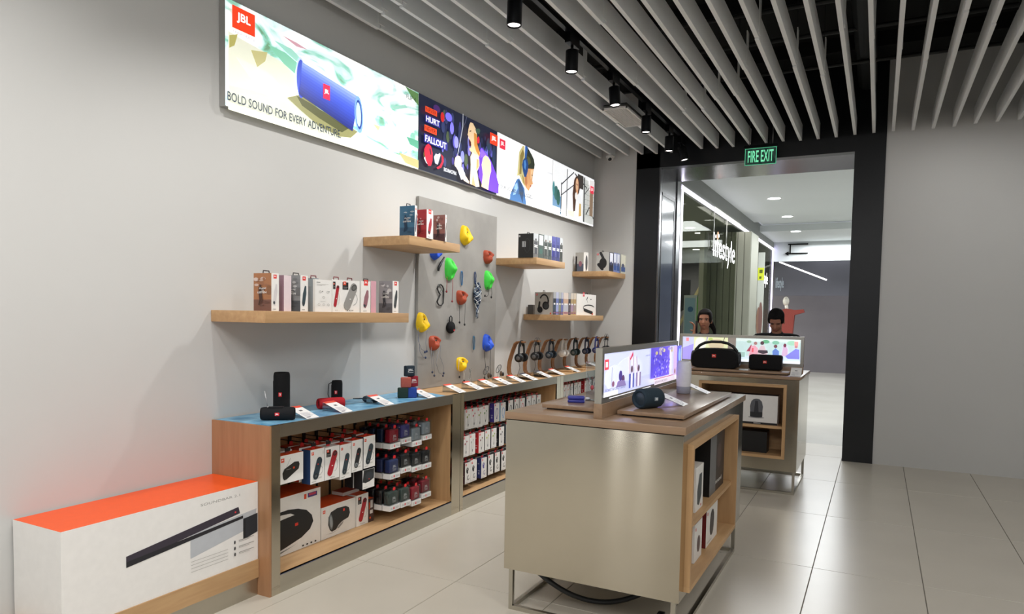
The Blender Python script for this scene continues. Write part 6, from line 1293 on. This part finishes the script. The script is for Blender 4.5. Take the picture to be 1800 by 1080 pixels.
def hand(m, w, d, n, side, curl=.35):
    """palm from wrist w along d, palm facing n; five separate fingers"""
    w, d, n = Vector(w), Vector(d).normalized(), Vector(n).normalized(); s_ = d.cross(n).normalized()*side
    for k in range(4): capsule(m, w+s_*(.027-.018*k)*.6, w+d*.085+s_*(.030-.019*k), .013, .011)
    for k, L in enumerate((.070, .078, .072, .056)): finger(m, w+d*.088+s_*(.030-.0195*k), d+s_*(.10-.07*k), n, L, .0085, curl)
    finger(m, w+d*.025+s_*.030, d*.6+s_*.8, n, .062, .0105, curl*.7)
def person(loc, rz, H, label, skin, hairc, shirt, pants, headpitch, headyaw, arms, female):
    t = thing('person', label, 'person', loc, rz)
    k = H/1.7; V = lambda x, y, z: Vector((x*k, y*k, z*k))
    sw = .165 if female else .19
    m = MB()
    # torso, neck, legs
    capsule(m, V(0, 0, .98), V(0, .0, 1.12), .125*k, .115*k); capsule(m, V(0, 0, 1.12), V(0, .01, 1.32), .112*k, .128*k)
    capsule(m, V(-sw*.75, .01, 1.37), V(sw*.75, .01, 1.37), .058*k, .058*k); capsule(m, V(-.07, -.02, 1.26), V(.07, -.02, 1.26), .085*k, .085*k)
    capsule(m, V(0, .012, 1.36), V(0, -.012*(1+2*headpitch), 1.50), .056*k, .050*k)
    for s_ in (-1, 1):
        capsule(m, V(s_*.085, 0, .93), V(s_*.10, -.01, .50), .088*k, .056*k); capsule(m, V(s_*.10, -.01, .50), V(s_*.105, .02, .09), .055*k, .036*k)
        capsule(m, V(s_*.105, .03, .045), V(s_*.12, -.14, .032), .038*k, .030*k)
    shp = MB()
    for s_, (sh, el, wr, hd, hn, cu) in zip((-1, 1), arms):
        sh, el, wr = V(*sh), V(*el), V(*wr)
        capsule(m, sh, el, .048*k, .038*k); capsule(m, el, wr, .036*k, .025*k); hand(m, wr, hd, hn, -s_, cu)
        capsule(shp, sh, sh.lerp(el, .62), .062*k, .054*k)
    # head in its own frame, then joined
    HM = Matrix.Translation(V(0, -.012-.03*headpitch, 1.495)) @ Matrix.Rotation(headyaw, 4, 'Z') @ Matrix.Rotation(headpitch, 4, 'X') @ Matrix.Translation((0, -.012, .10)) @ Matrix.Scale(k, 4)
    hm = MB()
    hm.ball((0, .012, .025), (.076, .096, .096), n=24); hm.ball((0, -.02, -.03), (.062, .072, .080), n=20); hm.ball((0, -.045, -.078), (.030, .030, .026), n=14)
    hm.ball((-.036, -.055, -.025), (.026, .026, .026)); hm.ball((.036, -.055, -.025), (.026, .026, .026))
    capsule(hm, (0, -.080, .005), (0, -.100, -.030), .009, .013); hm.ball((-.011, -.090, -.034), .009); hm.ball((.011, -.090, -.034), .009)
    capsule(hm, (-.018, -.082, -.058), (.018, -.082, -.058), .007, .007); capsule(hm, (-.014, -.081, -.066), (.014, -.081, -.066), .008, .008)
    capsule(hm, (-.048, -.066, .026), (-.012, -.080, .024), .009, .009); capsule(hm, (.048, -.066, .026), (.012, -.080, .024), .009, .009)
    for s_ in (-1, 1): hm.ball((s_*.077, .008, -.015), (.010, .020, .032), n=12)
    b = len(m.v); m.v += [tuple(HM @ Vector(v)) for v in hm.v]; m.f += [[b+i for i in f] for f in hm.f]; m.c += hm.c; m.s += hm.s
    body = fuse(m, 'body', M_SKIN, t, .0068, skin, 3)
    f = MB()
    for s_ in (-1, 1):
        if headpitch < .3: f.ball((s_*.030, -.0735, .004), (.0125, .009, .0055), 'B8ACA4', 12, HM); f.ball((s_*.030, -.0795, .004), (.0062, .004, .0056), '1C1210', 10, HM)
        else: f.ball((s_*.030, -.0735, .004), (.0125, .0095, .0055), skin, 12, HM)
        f.tube([(s_*.045, -.078, .022), (s_*.03, -.088, .028), (s_*.014, -.089, .024)], .0032, 6, hairc, HM)
        f.tube([(s_*.044, -.078, .010), (s_*.03, -.0855, .0125), (s_*.017, -.083, .008)], .0022, 5, '1A1010', HM)
    f.tube([(-.022, -.0865, -.061), (0, -.0915, -.0605), (.022, -.0865, -.061)], .0042, 6, '7A3C38', HM); f.build('facial_features', M_SKIN, t)
    # hair
    h = MB(); h.ball((0, .024, .042), (.085, .098, .092), n=22); h.ball((0, -.012, .080), (.066, .066, .036), n=18)
    for s_ in (-1, 1): h.ball((s_*.062, -.004, .020), (.024, .055, .058 if female else .045), n=14)
    if female: h.ball((0, .055, -.01), (.078, .062, .10), n=18); capsule(h, (.05, .07, -.02), (.10, .075, -.12), .035, .026); capsule(h, (.10, .075, -.12), (.115, .05, -.20), .024, .012)
    else: h.ball((0, .05, .005), (.078, .065, .085), n=18)
    h.v = [tuple(HM @ Vector(v)) for v in h.v]
    fuse(h, 'hair', mat('hair_'+('long' if female else 'short'), .75, attr=True, noise_s=60, noise_a=.3, bump=.8, bscale=220, spec=.2), t, .008, hairc, 2)
    # shirt
    shp.frombm and None
    capsule(shp, V(0, 0, .96), V(0, .0, 1.12), .142*k, .128*k); capsule(shp, V(0, 0, 1.12), V(0, .01, 1.31), .126*k, .141*k)
    capsule(shp, V(-sw*.78, .01, 1.372), V(sw*.78, .01, 1.372), .068*k, .068*k); capsule(shp, V(-.075, -.02, 1.26), V(.075, -.02, 1.26), .098*k, .098*k)
    capsule(shp, V(0, .014, 1.40), V(0, .006, 1.432), .068*k, .062*k)
    fuse(shp, 'shirt', M_CLOTH, t, .011, shirt, 3)
    pm = MB(); capsule(pm, V(0, 0, .90), V(0, 0, .99), .15*k, .138*k)
    for s_ in (-1, 1): capsule(pm, V(s_*.085, 0, .90), V(s_*.10, -.01, .50), .102*k, .074*k); capsule(pm, V(s_*.10, -.01, .50), V(s_*.105, .02, .10), .072*k, .058*k)
    fuse(pm, 'trousers', M_CLOTH, t, .014, pants, 3)
    for s_ in (-1, 1):
        MB().rbox(s_*.115*k-.045, s_*.115*k+.045, -.19*k, .075*k, .0, .075, .02, '1A1A1C').build('shoe', M_PLAST, t)
    return t, HM, k
pw_ = at(1237, 560, y=7.95); pm_ = at(1366, 565, y=7.9)
W1, HMw, kw = person((pw_.x+.015, 7.95, 0), radians(12), 1.625, 'woman with tied dark hair in a navy top, talking on a phone behind the counter', 'A8745A', '15100F', '1A1E30', '20222C', .06, radians(-8),
    (((-.165, .01, 1.37), (-.235, -.06, 1.13), (-.118, -.085, 1.43), (.02, .12, 1), (1, .15, 0), .45), ((.165, .01, 1.37), (.21, .02, 1.10), (.18, -.12, .90), (0, -.3, -1), (-1, 0, 0), .3)), True)
P2, HMm, km = person((pm_.x, 7.9, 0), radians(4), 1.66, 'man with short black hair in a black shirt looking down behind the counter', '93644E', '0C0A0A', '101114', '1C1C20', .62, radians(-4),
    (((-.19, .01, 1.37), (-.25, -.02, 1.09), (-.10, -.24, 1.12), (.5, -.8, 0), (0, -.2, -1), .4), ((.19, .01, 1.37), (.25, -.02, 1.09), (.10, -.24, 1.12), (-.5, -.8, 0), (0, -.2, -1), .4)), False)
Wm = Matrix.Translation((pw_.x+.015, 7.95, 0)) @ Matrix.Rotation(radians(12), 4, 'Z')
pp = Wm @ Vector((-.093*kw, -.075*kw, 1.515*kw))
ph = thing('mobile_phone', 'dark mobile phone held to the ear of the woman', 'phone', pp, radians(12)+.25)
MB().rbox(-.005, .005, -.034, .034, -.07, .07, .003, '111114').build('phone_case', M_PLAST, ph); MB().box(.0052, .0056, -.03, .03, -.062, .062, '20242C').build('phone_screen', M_PLAST, ph)
